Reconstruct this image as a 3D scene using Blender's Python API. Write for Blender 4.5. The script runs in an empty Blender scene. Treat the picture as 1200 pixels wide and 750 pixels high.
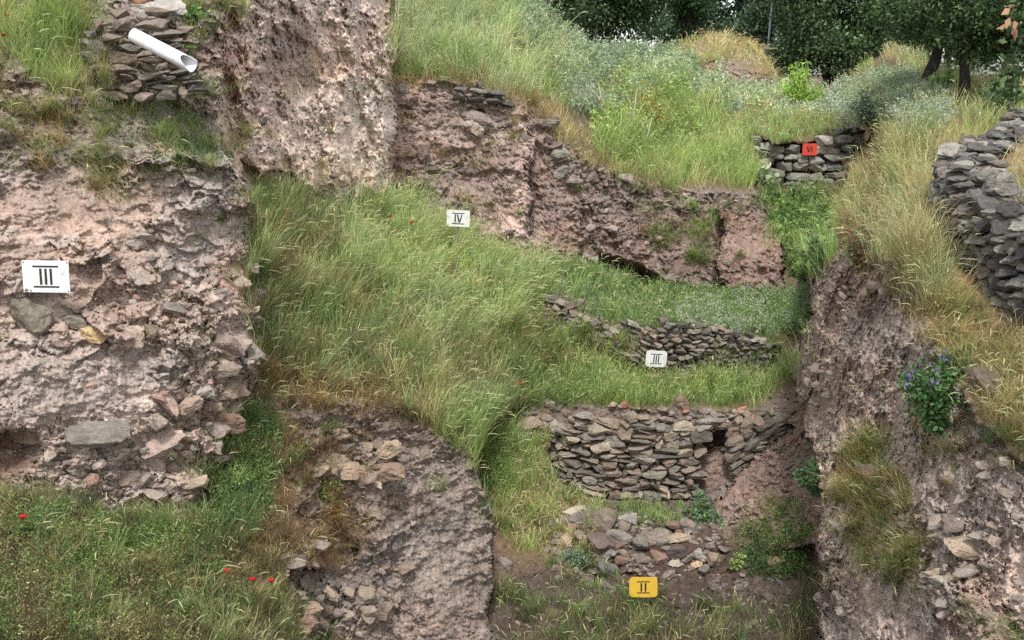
import bpy, bmesh, math, random
import numpy as np
from mathutils import Vector, Matrix
random.seed(7)
RNG = np.random.default_rng(11)
R = math.radians
scene = bpy.context.scene
COL = scene.collection

# ------------------------------------------------------------------ camera, sky, sun, exposure
CAMZ = 10.0
PITCH = R(12.9)
FPX = 1287.0                      # focal length in pixels of a 1200 px wide frame
cam_d = bpy.data.cameras.new('camera')
cam = bpy.data.objects.new('camera', cam_d)
COL.objects.link(cam)
cam.location = (0, 0, CAMZ)
cam.rotation_euler = (R(90) - PITCH, 0, 0)
cam_d.sensor_width = 36.0
cam_d.lens = 36.0 * FPX / 1200.0
cam_d.clip_start = 0.1
cam_d.clip_end = 3000
scene.camera = cam

SUN_EL, SUN_AZ = R(57), R(181)    # azimuth from +Y clockwise: high, behind the camera
world = bpy.data.worlds.new('World')
scene.world = world
world.use_nodes = True
nt = world.node_tree
sky = nt.nodes.new('ShaderNodeTexSky')
sky.sky_type = 'NISHITA'
sky.sun_disc = False
sky.sun_elevation = SUN_EL
sky.sun_rotation = SUN_AZ
sky.air_density = 1.0
sky.dust_density = 1.5
sky.ozone_density = 0.6
hsv = nt.nodes.new('ShaderNodeHueSaturation')       # thin overcast: a paler sky
hsv.inputs['Saturation'].default_value = 0.22
nt.links.new(sky.outputs[0], hsv.inputs['Color'])
nt.links.new(hsv.outputs[0], nt.nodes['Background'].inputs[0])
nt.nodes['Background'].inputs[1].default_value = 0.115

sun_d = bpy.data.lights.new('sun', 'SUN')
sun_d.energy = 1.5
sun_d.angle = R(10)
sun_d.color = (1.0, 0.97, 0.93)
sun = bpy.data.objects.new('sun', sun_d)
COL.objects.link(sun)
sd = Vector((math.sin(SUN_AZ) * math.cos(SUN_EL), math.cos(SUN_AZ) * math.cos(SUN_EL), math.sin(SUN_EL)))
sun.rotation_euler = sd.to_track_quat('Z', 'Y').to_euler()
scene.render.engine = 'CYCLES'
scene.cycles.use_denoising = False        # keep the fine grain of soil and grass
scene.view_settings.view_transform = 'Standard'
scene.view_settings.look = 'None'
scene.view_settings.gamma = 1.0
scene.view_settings.use_curve_mapping = False
scene.view_settings.exposure = 1.27

# ------------------------------------------------------------------ helpers
def tag(o, label=None, cat=None, group=None, kind=None):
    if label: o['label'] = label
    if cat: o['category'] = cat
    if group: o['group'] = group
    if kind: o['kind'] = kind
    return o

def ray(px, py):
    u = (np.asarray(px, float) - 600.0) / FPX
    v = -(np.asarray(py, float) - 375.0) / FPX
    s, c = math.sin(PITCH), math.cos(PITCH)
    return u, v * s + c, v * c - s

def P(px, py, Y):
    """the place that stands Y metres in front of the camera's foot, on the ray through a photo pixel"""
    dx, dy, dz = ray(px, py)
    t = np.asarray(Y, float) / dy
    return np.stack([dx * t, dy * t, CAMZ + dz * t], -1)

def V(px, py, Y):
    return Vector(P(px, py, Y).tolist())

def s2l(c):
    c = np.asarray(c, float) / 255.0
    return np.where(c <= 0.04045, c / 12.92, ((c + 0.055) / 1.055) ** 2.4)

def hsh(ix, iy, iz, seed):
    h = (ix.astype(np.uint32) * np.uint32(73856093)) ^ (iy.astype(np.uint32) * np.uint32(19349663)) ^ \
        (iz.astype(np.uint32) * np.uint32(83492791)) ^ np.uint32((seed * 2654435761) & 0xffffffff)
    h ^= h >> np.uint32(15); h *= np.uint32(0x2c1b3c6d); h ^= h >> np.uint32(12)
    h *= np.uint32(0x297a2d39); h ^= h >> np.uint32(15)
    return h.astype(np.float64) / 4294967295.0

def vnoise(p, seed=0):
    f = np.floor(p); i = f.astype(np.int64); t = p - f
    t = t * t * t * (t * (t * 6 - 15) + 10)
    out = 0
    for dx in (0, 1):
        wx = t[:, 0] if dx else 1 - t[:, 0]
        for dy in (0, 1):
            wy = t[:, 1] if dy else 1 - t[:, 1]
            for dz in (0, 1):
                wz = t[:, 2] if dz else 1 - t[:, 2]
                out = out + wx * wy * wz * hsh(i[:, 0] + dx, i[:, 1] + dy, i[:, 2] + dz, seed)
    return out * 2 - 1

def fbm(p, octaves=4, gain=0.5, seed=0):
    a, s, o = 1.0, 0.0, 0
    q = np.array(p, float)
    for k in range(octaves):
        o = o + a * vnoise(q + k * 17.3, seed + k); s += a; a *= gain; q = q * 2.03
    return o / s

def worley(p, seed=0):
    f = np.floor(p); i = f.astype(np.int64)
    d1 = np.full(len(p), 9.0); d2 = np.full(len(p), 9.0); cid = np.zeros(len(p))
    for dx in (-1, 0, 1):
        for dy in (-1, 0, 1):
            for dz in (-1, 0, 1):
                cx, cy, cz = i[:, 0] + dx, i[:, 1] + dy, i[:, 2] + dz
                qx = cx + hsh(cx, cy, cz, seed + 1) - p[:, 0]
                qy = cy + hsh(cx, cy, cz, seed + 2) - p[:, 1]
                qz = cz + hsh(cx, cy, cz, seed + 3) - p[:, 2]
                d = np.sqrt(qx * qx + qy * qy + qz * qz)
                m = d < d1
                d2 = np.where(m, d1, np.minimum(d2, d))
                cid = np.where(m, hsh(cx, cy, cz, seed + 4), cid)
                d1 = np.where(m, d, d1)
    return d1, d2, cid

def inpoly(px, py, poly):
    c = np.zeros(px.shape, bool)
    n = len(poly)
    for k in range(n):
        x0, y0 = poly[k]; x1, y1 = poly[(k + 1) % n]
        if y0 == y1: continue
        m = (y0 > py) != (y1 > py)
        c ^= m & (px < (x1 - x0) * (py - y0) / (y1 - y0) + x0)
    return c

class TPS:
    def __init__(self, pts, lam=1e-3):
        a = np.array(pts, float)
        self.x = a[:, :2] / 600.0
        w = 1.0 / a[:, 2]
        self.lo, self.hi = w.min() * 0.93, w.max() * 1.07
        n = len(a)
        K = self.k(self.x, self.x) + lam * np.eye(n)
        Q = np.c_[np.ones(n), self.x]
        A = np.zeros((n + 3, n + 3)); A[:n, :n] = K; A[:n, n:] = Q; A[n:, :n] = Q.T
        self.c = np.linalg.lstsq(A, np.r_[w, 0, 0, 0], rcond=None)[0]
    @staticmethod
    def k(a, b):
        d2 = ((a[:, None, :] - b[None]) ** 2).sum(-1)
        return 0.5 * d2 * np.log(d2 + 1e-12)
    def __call__(self, px, py):
        q = np.stack([px, py], -1) / 600.0
        n = len(self.x)
        r = self.k(q, self.x) @ self.c[:n] + self.c[n] + q @ self.c[n + 1:]
        return np.clip(r, self.lo, self.hi)

def facets(p, seed=0):
    """broken-earth relief: every cell of a 3D cell pattern is a flat, tilted, shifted plane"""
    i = np.floor(p).astype(np.int64)
    d1 = np.full(len(p), 9.0); off = np.zeros(len(p)); cid = np.zeros(len(p))
    for dx in (-1, 0, 1):
        for dy in (-1, 0, 1):
            for dz in (-1, 0, 1):
                cx, cy, cz = i[:, 0] + dx, i[:, 1] + dy, i[:, 2] + dz
                qx = cx + hsh(cx, cy, cz, seed + 1) - p[:, 0]
                qy = cy + hsh(cx, cy, cz, seed + 2) - p[:, 1]
                qz = cz + hsh(cx, cy, cz, seed + 3) - p[:, 2]
                d = qx * qx + qy * qy + qz * qz
                m = d < d1
                h = hsh(cx[m], cy[m], cz[m], seed + 4)
                off[m] = h - .5 + ((h * 57.3) % 1 - .5) * 1.2 * qx[m] + ((h * 91.7) % 1 - .35) * 1.4 * qz[m]
                cid[m] = h; d1[m] = d[m]
    return off, cid

def box_blur(a, r):
    for ax in (0, 1):
        pad = [(r, r) if k == ax else (0, 0) for k in range(a.ndim)]
        b = np.cumsum(np.pad(a, pad, mode='edge'), axis=ax)
        z = np.zeros_like(np.take(b, [0], axis=ax))
        b = np.concatenate([z, b], axis=ax)
        n = a.shape[ax]; w = 2 * r + 1
        a = (np.take(b, range(w, w + n), axis=ax) - np.take(b, range(0, n), axis=ax)) / w
    return a

def mesh_np(name, verts, quads=None, tris=None, colors=None, smooth=True):
    me = bpy.data.meshes.new(name)
    verts = np.asarray(verts, np.float32)
    nq = 0 if quads is None else len(quads); ntr = 0 if tris is None else len(tris)
    me.vertices.add(len(verts)); me.vertices.foreach_set('co', verts.ravel())
    me.loops.add(nq * 4 + ntr * 3); me.polygons.add(nq + ntr)
    li = []; ls = []
    if nq: li.append(np.asarray(quads, np.int32).ravel()); ls.append(np.arange(nq) * 4)
    if ntr: li.append(np.asarray(tris, np.int32).ravel()); ls.append(nq * 4 + np.arange(ntr) * 3)
    me.loops.foreach_set('vertex_index', np.concatenate(li))
    me.polygons.foreach_set('loop_start', np.concatenate(ls).astype(np.int32))
    me.polygons.foreach_set('use_smooth', np.full(nq + ntr, smooth))
    if colors is not None:
        at = me.attributes.new('col', 'FLOAT_COLOR', 'POINT')
        c = np.ones((len(verts), 4), np.float32); c[:, :3] = colors
        at.data.foreach_set('color', c.ravel())
    me.update(calc_edges=True)
    return me

def link(name, me, mat=None, parent=None):
    o = bpy.data.objects.new(name, me)
    COL.objects.link(o)
    if mat: me.materials.append(mat)
    if parent: o.parent = parent
    return o

def empty(name, loc):
    o = bpy.data.objects.new(name, None)
    COL.objects.link(o); o.location = loc; o.empty_display_size = 0.2
    return o

# ------------------------------------------------------------------ materials
def new_mat(name):
    m = bpy.data.materials.new(name); m.use_nodes = True
    return m, m.node_tree.nodes, m.node_tree.links, m.node_tree.nodes['Principled BSDF']

def noise_node(N, L, co, scale, detail=6, rough=0.6):
    n = N.new('ShaderNodeTexNoise'); n.inputs['Scale'].default_value = scale
    n.inputs['Detail'].default_value = detail; n.inputs['Roughness'].default_value = rough
    L.new(co, n.inputs['Vector']); return n.outputs[0]

def ramp(N, L, fac, stops):
    r = N.new('ShaderNodeValToRGB'); e = r.color_ramp.elements
    while len(e) < len(stops): e.new(0.5)
    for k, (p, c) in enumerate(stops):
        e[k].position = p; e[k].color = (c, c, c, 1) if not hasattr(c, '__len__') else (*c, 1)
    L.new(fac, r.inputs[0]); return r.outputs[0]

def mixc(N, L, mode, fac, a, b):
    m = N.new('ShaderNodeMix'); m.data_type = 'RGBA'; m.blend_type = mode
    for s, v in ((0, fac), (6, a), (7, b)):
        if hasattr(v, 'links'): L.new(v, m.inputs[s])
        elif hasattr(v, '__len__'): m.inputs[s].default_value = (*v, 1)
        else: m.inputs[s].default_value = v
    return m.outputs[2]

def soil_material(name, bump=0.7, pebble=True):
    m, N, L, B = new_mat(name)
    at = N.new('ShaderNodeAttribute'); at.attribute_name = 'col'
    geo = N.new('ShaderNodeNewGeometry'); co = geo.outputs['Position']
    n1 = noise_node(N, L, co, 1.3, 5); n2 = noise_node(N, L, co, 9, 6, .7); n3 = noise_node(N, L, co, 38, 4, .75)
    c = mixc(N, L, 'MULTIPLY', 1.0, at.outputs['Color'], ramp(N, L, n1, [(.3, .82), (.7, 1.18)]))
    c = mixc(N, L, 'MULTIPLY', 1.0, c, ramp(N, L, n2, [(.3, .66), (.7, 1.32)]))
    c = mixc(N, L, 'MULTIPLY', 1.0, c, ramp(N, L, n3, [(.3, .7), (.7, 1.28)]))
    if pebble:
        vo = N.new('ShaderNodeTexVoronoi'); vo.inputs['Scale'].default_value = 7.0
        L.new(co, vo.inputs['Vector'])
        sep = N.new('ShaderNodeSeparateColor'); L.new(vo.outputs['Color'], sep.inputs[0])
        near = ramp(N, L, vo.outputs['Distance'], [(.10, 1.0), (.17, 0.0)])
        pick = ramp(N, L, sep.outputs[0], [(.80, 0.0), (.84, 1.0)])
        f = mixc(N, L, 'MULTIPLY', 1.0, near, pick)
        c = mixc(N, L, 'MIX', f, c, (.46, .43, .39))
    L.new(c, B.inputs['Base Color'])
    B.inputs['Roughness'].default_value = 0.95
    B.inputs['Specular IOR Level'].default_value = 0.15
    h1 = noise_node(N, L, co, 14, 8, .72)
    vb = N.new('ShaderNodeTexVoronoi'); vb.inputs['Scale'].default_value = 16; L.new(co, vb.inputs['Vector'])
    hh = N.new('ShaderNodeMath'); hh.operation = 'MULTIPLY_ADD'
    L.new(vb.outputs['Distance'], hh.inputs[0]); hh.inputs[1].default_value = -0.35; L.new(h1, hh.inputs[2])
    b = N.new('ShaderNodeBump'); b.inputs['Strength'].default_value = bump; b.inputs['Distance'].default_value = 0.09
    L.new(hh.outputs[0], b.inputs['Height']); L.new(b.outputs[0], B.inputs['Normal'])
    return m

def stone_material(name, lichen=0.5, bump=0.8):
    m, N, L, B = new_mat(name)
    at = N.new('ShaderNodeAttribute'); at.attribute_name = 'col'
    geo = N.new('ShaderNodeNewGeometry'); co = geo.outputs['Position']
    n1 = noise_node(N, L, co, 5, 6, .65); n2 = noise_node(N, L, co, 28, 5, .7)
    c = mixc(N, L, 'MULTIPLY', 1.0, at.outputs['Color'], ramp(N, L, n1, [(.3, .65), (.7, 1.3)]))
    c = mixc(N, L, 'MULTIPLY', 1.0, c, ramp(N, L, n2, [(.3, .75), (.7, 1.2)]))
    n3 = noise_node(N, L, co, 11, 7, .8)
    f = ramp(N, L, n3, [(.60, 0.0), (.68, lichen)])
    c = mixc(N, L, 'MIX', f, c, (.40, .39, .34))
    n4 = noise_node(N, L, co, 7.7, 7, .8)
    f2 = ramp(N, L, n4, [(.30, lichen), (.40, 0.0)])
    c = mixc(N, L, 'MIX', f2, c, (.045, .043, .04))
    L.new(c, B.inputs['Base Color'])
    B.inputs['Roughness'].default_value = 0.9; B.inputs['Specular IOR Level'].default_value = 0.2
    h1 = noise_node(N, L, co, 18, 8, .75)
    b = N.new('ShaderNodeBump'); b.inputs['Strength'].default_value = bump; b.inputs['Distance'].default_value = 0.05
    L.new(h1, b.inputs['Height']); L.new(b.outputs[0], B.inputs['Normal'])
    return m

def leaf_material(name, transl=0.35, rough=0.6, spec=0.25):
    m, N, L, B = new_mat(name)
    at = N.new('ShaderNodeAttribute'); at.attribute_name = 'col'
    L.new(at.outputs['Color'], B.inputs['Base Color'])
    B.inputs['Roughness'].default_value = rough; B.inputs['Specular IOR Level'].default_value = spec
    tr = N.new('ShaderNodeBsdfTranslucent'); L.new(at.outputs['Color'], tr.inputs[0])
    mx = N.new('ShaderNodeMixShader'); mx.inputs[0].default_value = transl
    L.new(B.outputs[0], mx.inputs[1]); L.new(tr.outputs[0], mx.inputs[2])
    L.new(mx.outputs[0], N['Material Output'].inputs[0])
    return m

def paint_material(name, color, rough=0.5, wear=0.3, dirt=(.25, .2, .16)):
    m, N, L, B = new_mat(name)
    tc = N.new('ShaderNodeTexCoord'); co = tc.outputs['Object']
    n = noise_node(N, L, co, 9, 7, .7)
    f = ramp(N, L, n, [(.52, 0.0), (.75, wear)])
    L.new(mixc(N, L, 'MIX', f, color, dirt), B.inputs['Base Color'])
    B.inputs['Roughness'].default_value = rough
    return m

M_SOIL = soil_material('soil')
M_STONE = stone_material('field_stone')
M_EARTHSTONE = stone_material('earthy_stone', lichen=0.25)
M_LEAF = leaf_material('leaf')
M_GRASS = leaf_material('grass_blade', 0.4, 0.55, 0.2)

# ------------------------------------------------------------------ the excavated ground: one continuous sheet
E = 0  # regions, later ones lie in front: name, class, polygon, depth points, colour, (lump, chunk, groove, fine) relief in metres
PINK = s2l((160, 145, 135)); PALE = s2l((204, 180, 166)); BROWN = s2l((138, 117, 107)); GREYP = s2l((134, 121, 112))
UNDER = s2l((104, 86, 70)); SLOPE = s2l((134, 112, 102)); GREYB = s2l((170, 154, 143)); DARK = s2l((92, 76, 66))
REG = [
 ('back', 'terrace', [(560, -400), (1700, -400), (1700, 200), (1010, 200), (1000, 165), (872, 165), (840, 140), (700, 110), (620, 60), (560, 0)],
  [(470, -60, 36), (600, -60, 40), (700, 66, 46), (780, 70, 49), (860, 108, 47), (885, 158, 40), (1000, 150, 40), (930, 130, 46), (930, 100, 54),
   (1000, 105, 50), (1050, 85, 46), (1050, 50, 56), (1085, 108, 38), (1125, 130, 32), (1180, 100, 31), (1260, 80, 32), (1060, 150, 31)],
  UNDER, (.15, .05, 0, .02)),
 ('mound', 'hill', [(785, 40), (905, 30), (905, 102), (835, 98), (800, 80), (780, 80)],
  [(790, 60, 53), (840, 42, 56), (890, 60, 54), (840, 72, 50.5), (890, 75, 50.5), (840, 95, 50), (890, 97, 50), (800, 80, 50)],
  s2l((118, 100, 86)), (.2, .3, 0, .08)),
 ('upper', 'slope', [(455, -130), (600, -130), (660, 40), (700, 58), (790, 60), (870, 112), (880, 160), (886, 222), (800, 224), (740, 210), (690, 192), (640, 142), (600, 112), (540, 97), (455, 95)],
  [(462, 95, 26), (540, 97, 26), (600, 112, 27), (640, 143, 28.3), (690, 194, 30.2), (740, 211, 31), (800, 224, 32.2), (885, 222, 34.5), (470, 0, 29),
   (600, 0, 33), (470, -60, 33), (560, -80, 36), (700, 66, 44), (780, 75, 47), (865, 110, 46), (880, 160, 40)],
  UNDER, (.15, .05, 0, .02)),
 ('gully', 'gully', [(880, 205), (1000, 205), (1000, 300), (960, 360), (900, 380), (905, 300), (886, 225)],
  [(890, 215, 38.3), (1000, 215, 38.3), (940, 225, 38), (940, 300, 33), (930, 350, 31), (990, 300, 32)],
  s2l((82, 76, 55)), (.1, .05, 0, .02)),
 ('step6', 'cliff', [(872, 160), (905, 169), (940, 172), (955, 165), (970, 153), (1012, 150), (1012, 216), (895, 216)],
  [(880, 160, 40.3), (1010, 160, 40.3), (880, 215, 40.2), (1010, 215, 40.2), (940, 180, 40.3)], DARK, (0, .03, 0, .02)),
 ('midback', 'cliff', [(455, 93), (540, 95), (605, 112), (628, 135), (628, 320), (455, 260)],
  [(462, 95, 26), (540, 97, 26.0), (605, 114, 26.5), (470, 240, 25), (600, 300, 25), (540, 200, 25.6), (626, 140, 26.0), (626, 300, 24.8)],
  s2l((138, 119, 110)), (.35, .28, .08, .08)),
 ('facet', 'cliff', [(622, 118), (645, 142), (692, 192), (688, 330), (622, 320)],
  [(628, 130, 28.0), (655, 160, 28.4), (688, 195, 29.0), (686, 310, 27.7), (630, 300, 26.8), (655, 240, 27.6)],
  s2l((128, 110, 101)), (.3, .3, .14, .08)),  # receding side: its shade put into a darker tone
 ('back3', 'cliff', [(684, 190), (742, 208), (800, 222), (884, 222), (905, 245), (920, 300), (922, 348), (850, 352), (780, 348), (745, 322), (684, 312)],
  [(690, 196, 29.6), (742, 212, 31), (800, 226, 32.2), (882, 226, 34), (918, 330, 31.6), (690, 306, 28.4), (800, 330, 30.4), (860, 340, 31), (745, 320, 29.6), (800, 270, 31.6)],
  s2l((120, 102, 95)), (.4, .3, .12, .09)),
 ('block', 'cliff', [(842, 240), (862, 233), (884, 238), (900, 250), (912, 285), (919, 310), (921, 346), (880, 348), (850, 340), (838, 310), (846, 275)], [(845, 240, 31.8), (895, 246, 32.6), (918, 330, 30.7), (848, 338, 29.7), (880, 344, 30.1), (870, 290, 31)], s2l((118, 100, 92)), (.3, .26, .08, .08)),
 ('under3', 'cliff', [(706, 296), (735, 300), (775, 325), (850, 345), (850, 360), (780, 352), (730, 330), (700, 312)],
  [(706, 300, 29.6), (740, 320, 31), (775, 335, 31.5), (840, 352, 31.5)], s2l((100, 80, 72)), (.1, .1, 0, .05)),  # undercut: shade put into a darker soil colour
 ('shelf3', 'terrace', [(600, 305), (690, 310), (740, 325), (790, 345), (850, 350), (945, 345), (945, 420), (905, 400), (800, 388), (740, 382), (690, 372), (650, 345), (600, 345)],
  [(640, 318, 26), (700, 320, 28), (790, 345, 30), (920, 350, 30.6), (640, 345, 24.9), (700, 378, 24.6), (800, 391, 25), (905, 398, 26.2), (860, 370, 28)],
  s2l((90, 82, 58)), (.1, .05, 0, .02)),
 ('step3', 'cliff', [(625, 345), (650, 343), (690, 370), (740, 381), (800, 387), (908, 396), (915, 440), (800, 448), (700, 440), (625, 390)],
  [(640, 350, 24.4), (700, 378, 24.4), (760, 385, 24.5), (850, 393, 25.2), (905, 398, 26.2), (640, 385, 24.2), (700, 435, 24.2), (800, 447, 24.5), (905, 440, 25.8)],
  s2l((106, 90, 78)), (.08, .1, 0, .03)),
 ('shelf2', 'terrace', [(590, 385), (640, 380), (700, 428), (760, 440), (860, 438), (920, 430), (920, 478), (780, 482), (640, 475), (590, 480)],
  [(640, 385, 23.9), (700, 430, 24.0), (800, 442, 24.3), (900, 438, 25.4), (620, 470, 22.2), (700, 474, 22.3), (780, 480, 22.3), (900, 482, 22.4)],
  s2l((98, 88, 60)), (.1, .04, 0, .02)),
 ('step2', 'cliff', [(620, 468), (700, 472), (780, 478), (930, 480), (930, 520), (860, 560), (840, 596), (640, 592), (600, 520)],
  [(640, 476, 22.3), (780, 482, 22.4), (920, 486, 22.6), (650, 585, 21.9), (750, 590, 21.9), (850, 590, 21.9), (920, 515, 22.4)],
  s2l((112, 97, 88)), (.05, .08, 0, .03)),
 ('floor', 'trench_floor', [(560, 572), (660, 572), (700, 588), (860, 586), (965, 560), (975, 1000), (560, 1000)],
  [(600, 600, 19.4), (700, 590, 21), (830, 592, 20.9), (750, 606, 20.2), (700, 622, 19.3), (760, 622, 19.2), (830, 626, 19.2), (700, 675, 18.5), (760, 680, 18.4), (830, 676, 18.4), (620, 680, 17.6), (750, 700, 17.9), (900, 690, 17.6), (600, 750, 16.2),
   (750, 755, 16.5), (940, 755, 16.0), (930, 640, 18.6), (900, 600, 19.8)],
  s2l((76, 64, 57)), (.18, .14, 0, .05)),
 ('fan', 'slope', [(985, 395), (930, 400), (905, 438), (880, 462), (905, 485), (930, 505), (870, 552), (840, 590), (850, 640), (960, 640), (985, 560)],
  [(960, 410, 24.5), (915, 440, 24.6), (890, 465, 23.2), (920, 495, 22), (860, 570, 20.8), (850, 610, 20), (950, 500, 20.8), (950, 560, 19.2), (955, 630, 17.8), (900, 600, 19.6)],
  SLOPE, (.2, .16, .10, .05)),
 ('niche', 'cliff', [(825, 503), (850, 503), (850, 526), (825, 526)], [(825, 503, 22.95), (850, 503, 22.95), (825, 526, 22.9), (850, 526, 22.9)], s2l((70, 60, 54)), (0, .05, 0, .03)),  # dark void: shade painted into the niche's soil colour
 ('recess', 'cliff', [(250, -400), (462, -400), (457, 20), (467, 60), (454, 100), (464, 150), (455, 190), (461, 215), (440, 245), (400, 262), (250, 262)],
  [(255, 0, 15.8), (255, 100, 15.4), (255, 200, 15.0), (350, 0, 19.0), (350, 100, 18.7), (350, 225, 17.9), (455, 0, 23.2), (458, 110, 23.0), (458, 235, 22.4), (255, -100, 16.2), (455, -100, 23.6), (350, -100, 19.6)],
  PALE, (.6, .34, .04, .10)),  # pale soil, lightened further in place of sun on it
 ('bigslope', 'slope', [(285, 190), (330, 205), (400, 240), (455, 225), (500, 250), (560, 290), (628, 300), (650, 340), (640, 390), (640, 470), (610, 500), (575, 545), (540, 515), (470, 478), (380, 470), (285, 480)],
  [(300, 215, 16.4), (350, 228, 18), (420, 238, 20.9), (458, 234, 22.4), (530, 268, 24.6), (620, 302, 25), (640, 345, 24.4), (632, 390, 23.7), (625, 470, 21.8),
   (605, 500, 20.8), (300, 330, 15.0), (330, 470, 14.6), (450, 480, 15.7), (530, 515, 16.3), (572, 545, 16.8), (450, 350, 19.0), (550, 400, 20), (390, 400, 16.5)],
  s2l((100, 88, 66)), (.2, .06, 0, .02)),
 ('passage', 'slope', [(565, 505), (600, 480), (640, 470), (650, 500), (640, 560), (680, 600), (680, 660), (640, 670), (560, 690)],
  [(580, 530, 20.3), (610, 490, 21.6), (640, 475, 22.2), (640, 560, 20.8), (600, 600, 19.3), (675, 600, 20), (660, 660, 18.5), (580, 670, 17.9)],
  s2l((105, 88, 68)), (.12, .08, 0, .03)),
 ('topleft', 'slope', [(-400, -400), (262, -400), (262, 60), (250, 150), (280, 215), (150, 215), (130, 190), (-400, 205)],
  [(0, -80, 14.6), (240, -80, 15.6), (0, 0, 13.9), (120, 0, 14.3), (240, 0, 15.2), (0, 150, 12.7), (130, 190, 13.1), (250, 190, 14.4), (120, 100, 13.8), (240, 100, 14.8), (-300, 0, 13.4), (-300, 200, 11.8)],
  s2l((138, 124, 116)), (.3, .2, .06, .07)),
 ('leftcliff', 'cliff', [(-400, 190), (60, 205), (150, 190), (200, 175), (270, 190), (282, 212), (297, 238), (287, 272), (300, 318), (283, 345), (302, 368), (291, 392), (311, 410), (303, 448), (283, 468), (290, 492), (262, 520), (248, 560), (232, 605), (150, 610), (0, 580), (-400, 570)],
  [(0, 200, 12.4), (140, 200, 12.9), (270, 195, 13.6), (50, 325, 11.7), (200, 330, 12.5), (285, 330, 13.5), (0, 450, 11.25), (200, 450, 12.1), (295, 440, 13.4),
   (0, 570, 10.85), (120, 590, 11.35), (230, 600, 12.2), (-300, 200, 11), (-300, 570, 9.6), (100, 400, 11.75)],
  PINK, (.36, .28, .08, .08)),
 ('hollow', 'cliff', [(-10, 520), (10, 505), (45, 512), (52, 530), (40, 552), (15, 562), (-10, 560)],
  [(0, 520, 11.35), (45, 520, 11.4), (20, 555, 11.1), (25, 520, 11.6)], s2l((110, 92, 82)), (.05, .1, 0, .04)),  # shade of the overhang put into the colour
 ('buttress', 'cliff', [(300, 462), (380, 468), (460, 474), (520, 506), (545, 530), (566, 560), (575, 600), (574, 1000), (320, 1000), (320, 640), (360, 560), (330, 510)],
  [(340, 480, 14.5), (450, 482, 15.5), (530, 518, 16.1), (568, 565, 16.5), (572, 750, 15.9), (450, 740, 14.9), (450, 600, 15.25), (360, 560, 14.4), (350, 700, 13.4), (400, 750, 14.1), (520, 640, 15.8), (570, 900, 15.5), (400, 900, 13.6)],
  GREYP, (.3, .26, .12, .08)),
 ('gullyleft', 'slope', [(300, 445), (340, 480), (372, 545), (350, 600), (420, 640), (410, 670), (330, 660), (225, 640), (235, 570), (265, 500)],
  [(300, 460, 14.0), (300, 520, 13.4), (350, 560, 14.15), (250, 600, 12.4), (300, 620, 12.55), (350, 640, 13.3), (410, 655, 14.7), (240, 570, 12.5)],
  s2l((108, 88, 72)), (.18, .1, 0, .03)),
 ('leftslope', 'slope', [(-400, 560), (0, 562), (150, 600), (235, 600), (330, 640), (345, 690), (400, 745), (440, 1000), (-400, 1000)],
  [(0, 570, 10.6), (120, 595, 11.1), (230, 605, 12.0), (330, 645, 12.9), (0, 750, 8.7), (200, 750, 9.9), (330, 750, 12), (390, 748, 13.6), (200, 670, 11.0), (300, 680, 12.1), (0, 900, 7.4), (350, 900, 10.9), (-300, 700, 8)],
  s2l((98, 82, 66)), (.16, .06, 0, .03)),
 ('righttop', 'slope', [(965, 285), (985, 225), (1000, 185), (1030, 140), (1700, 60), (1700, 600), (1200, 560), (1140, 500), (1100, 420), (1060, 320), (1010, 300)],
  [(985, 260, 27.5), (1005, 215, 34), (1050, 160, 30), (1010, 300, 20), (1060, 312, 14.9), (1100, 250, 19), (1100, 190, 25), (1110, 380, 13.5), (1150, 450, 11.9), (1200, 480, 11.1), (1200, 400, 12.7), (1140, 150, 28), (1200, 130, 28), (1300, 400, 11.2), (1300, 540, 9.8)],
  s2l((122, 100, 74)), (.15, .06, 0, .02)),
 ('inside', 'terrace', [(1150, 200), (1175, 175), (1200, 150), (1700, 100), (1700, 300), (1200, 268), (1165, 240)],
  [(1170, 215, 17.5), (1200, 255, 14.6), (1200, 170, 21), (1300, 200, 15), (1300, 130, 22)], s2l((122, 100, 74)), (.1, .05, 0, .02)),
 ('rightcliff', 'cliff', [(948, 300), (985, 285), (1030, 300), (1062, 312), (1085, 375), (1110, 430), (1140, 490), (1200, 545), (1700, 640), (1700, 1000), (958, 1000), (962, 560), (940, 480), (925, 425), (948, 370)],
  [(952, 305, 19.4), (1010, 300, 17), (1060, 318, 14.9), (1090, 390, 13.4), (1140, 500, 11.6), (1200, 560, 10.4), (1200, 750, 9.7), (1080, 750, 11.2), (965, 750, 13.7), (962, 640, 14.6), (962, 560, 15.8),
   (945, 480, 18.2), (940, 420, 18.9), (1000, 450, 15.6), (1080, 560, 12.4), (1000, 650, 13.4), (1300, 600, 9.4), (1300, 900, 8), (960, 900, 12.8)],
  GREYB, (.32, .27, .15, .09)),
]
CLASSES = {}
xs = np.concatenate([np.arange(-340, -16, 9.0), np.arange(-16, 1216, 1.4), np.arange(1216, 1540, 9.0)])
tv = np.concatenate([np.linspace(0, 1, 590), 1 + np.linspace(0.02, 0.25, 14)])
YT = np.interp(xs, [-340, 560, 615, 660, 700, 780, 800, 840, 880, 905, 925, 960, 1000, 1020, 1050, 1085, 1110, 1150, 1180, 1540],
               [-58, -58, -12, 52, 66, 68, 50, 42, 54, 82, 98, 103, 92, 72, 55, 70, 94, 102, 84, 70])
GX = np.broadcast_to(xs, (len(tv), len(xs))).copy()
GY = YT[None, :] + tv[:, None] * (765 - YT[None, :])
NR, NC = GX.shape
gx, gy = GX.ravel(), GY.ravel()
q = np.stack([gx / 34, gy / 34, np.zeros_like(gx)], -1)
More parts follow.
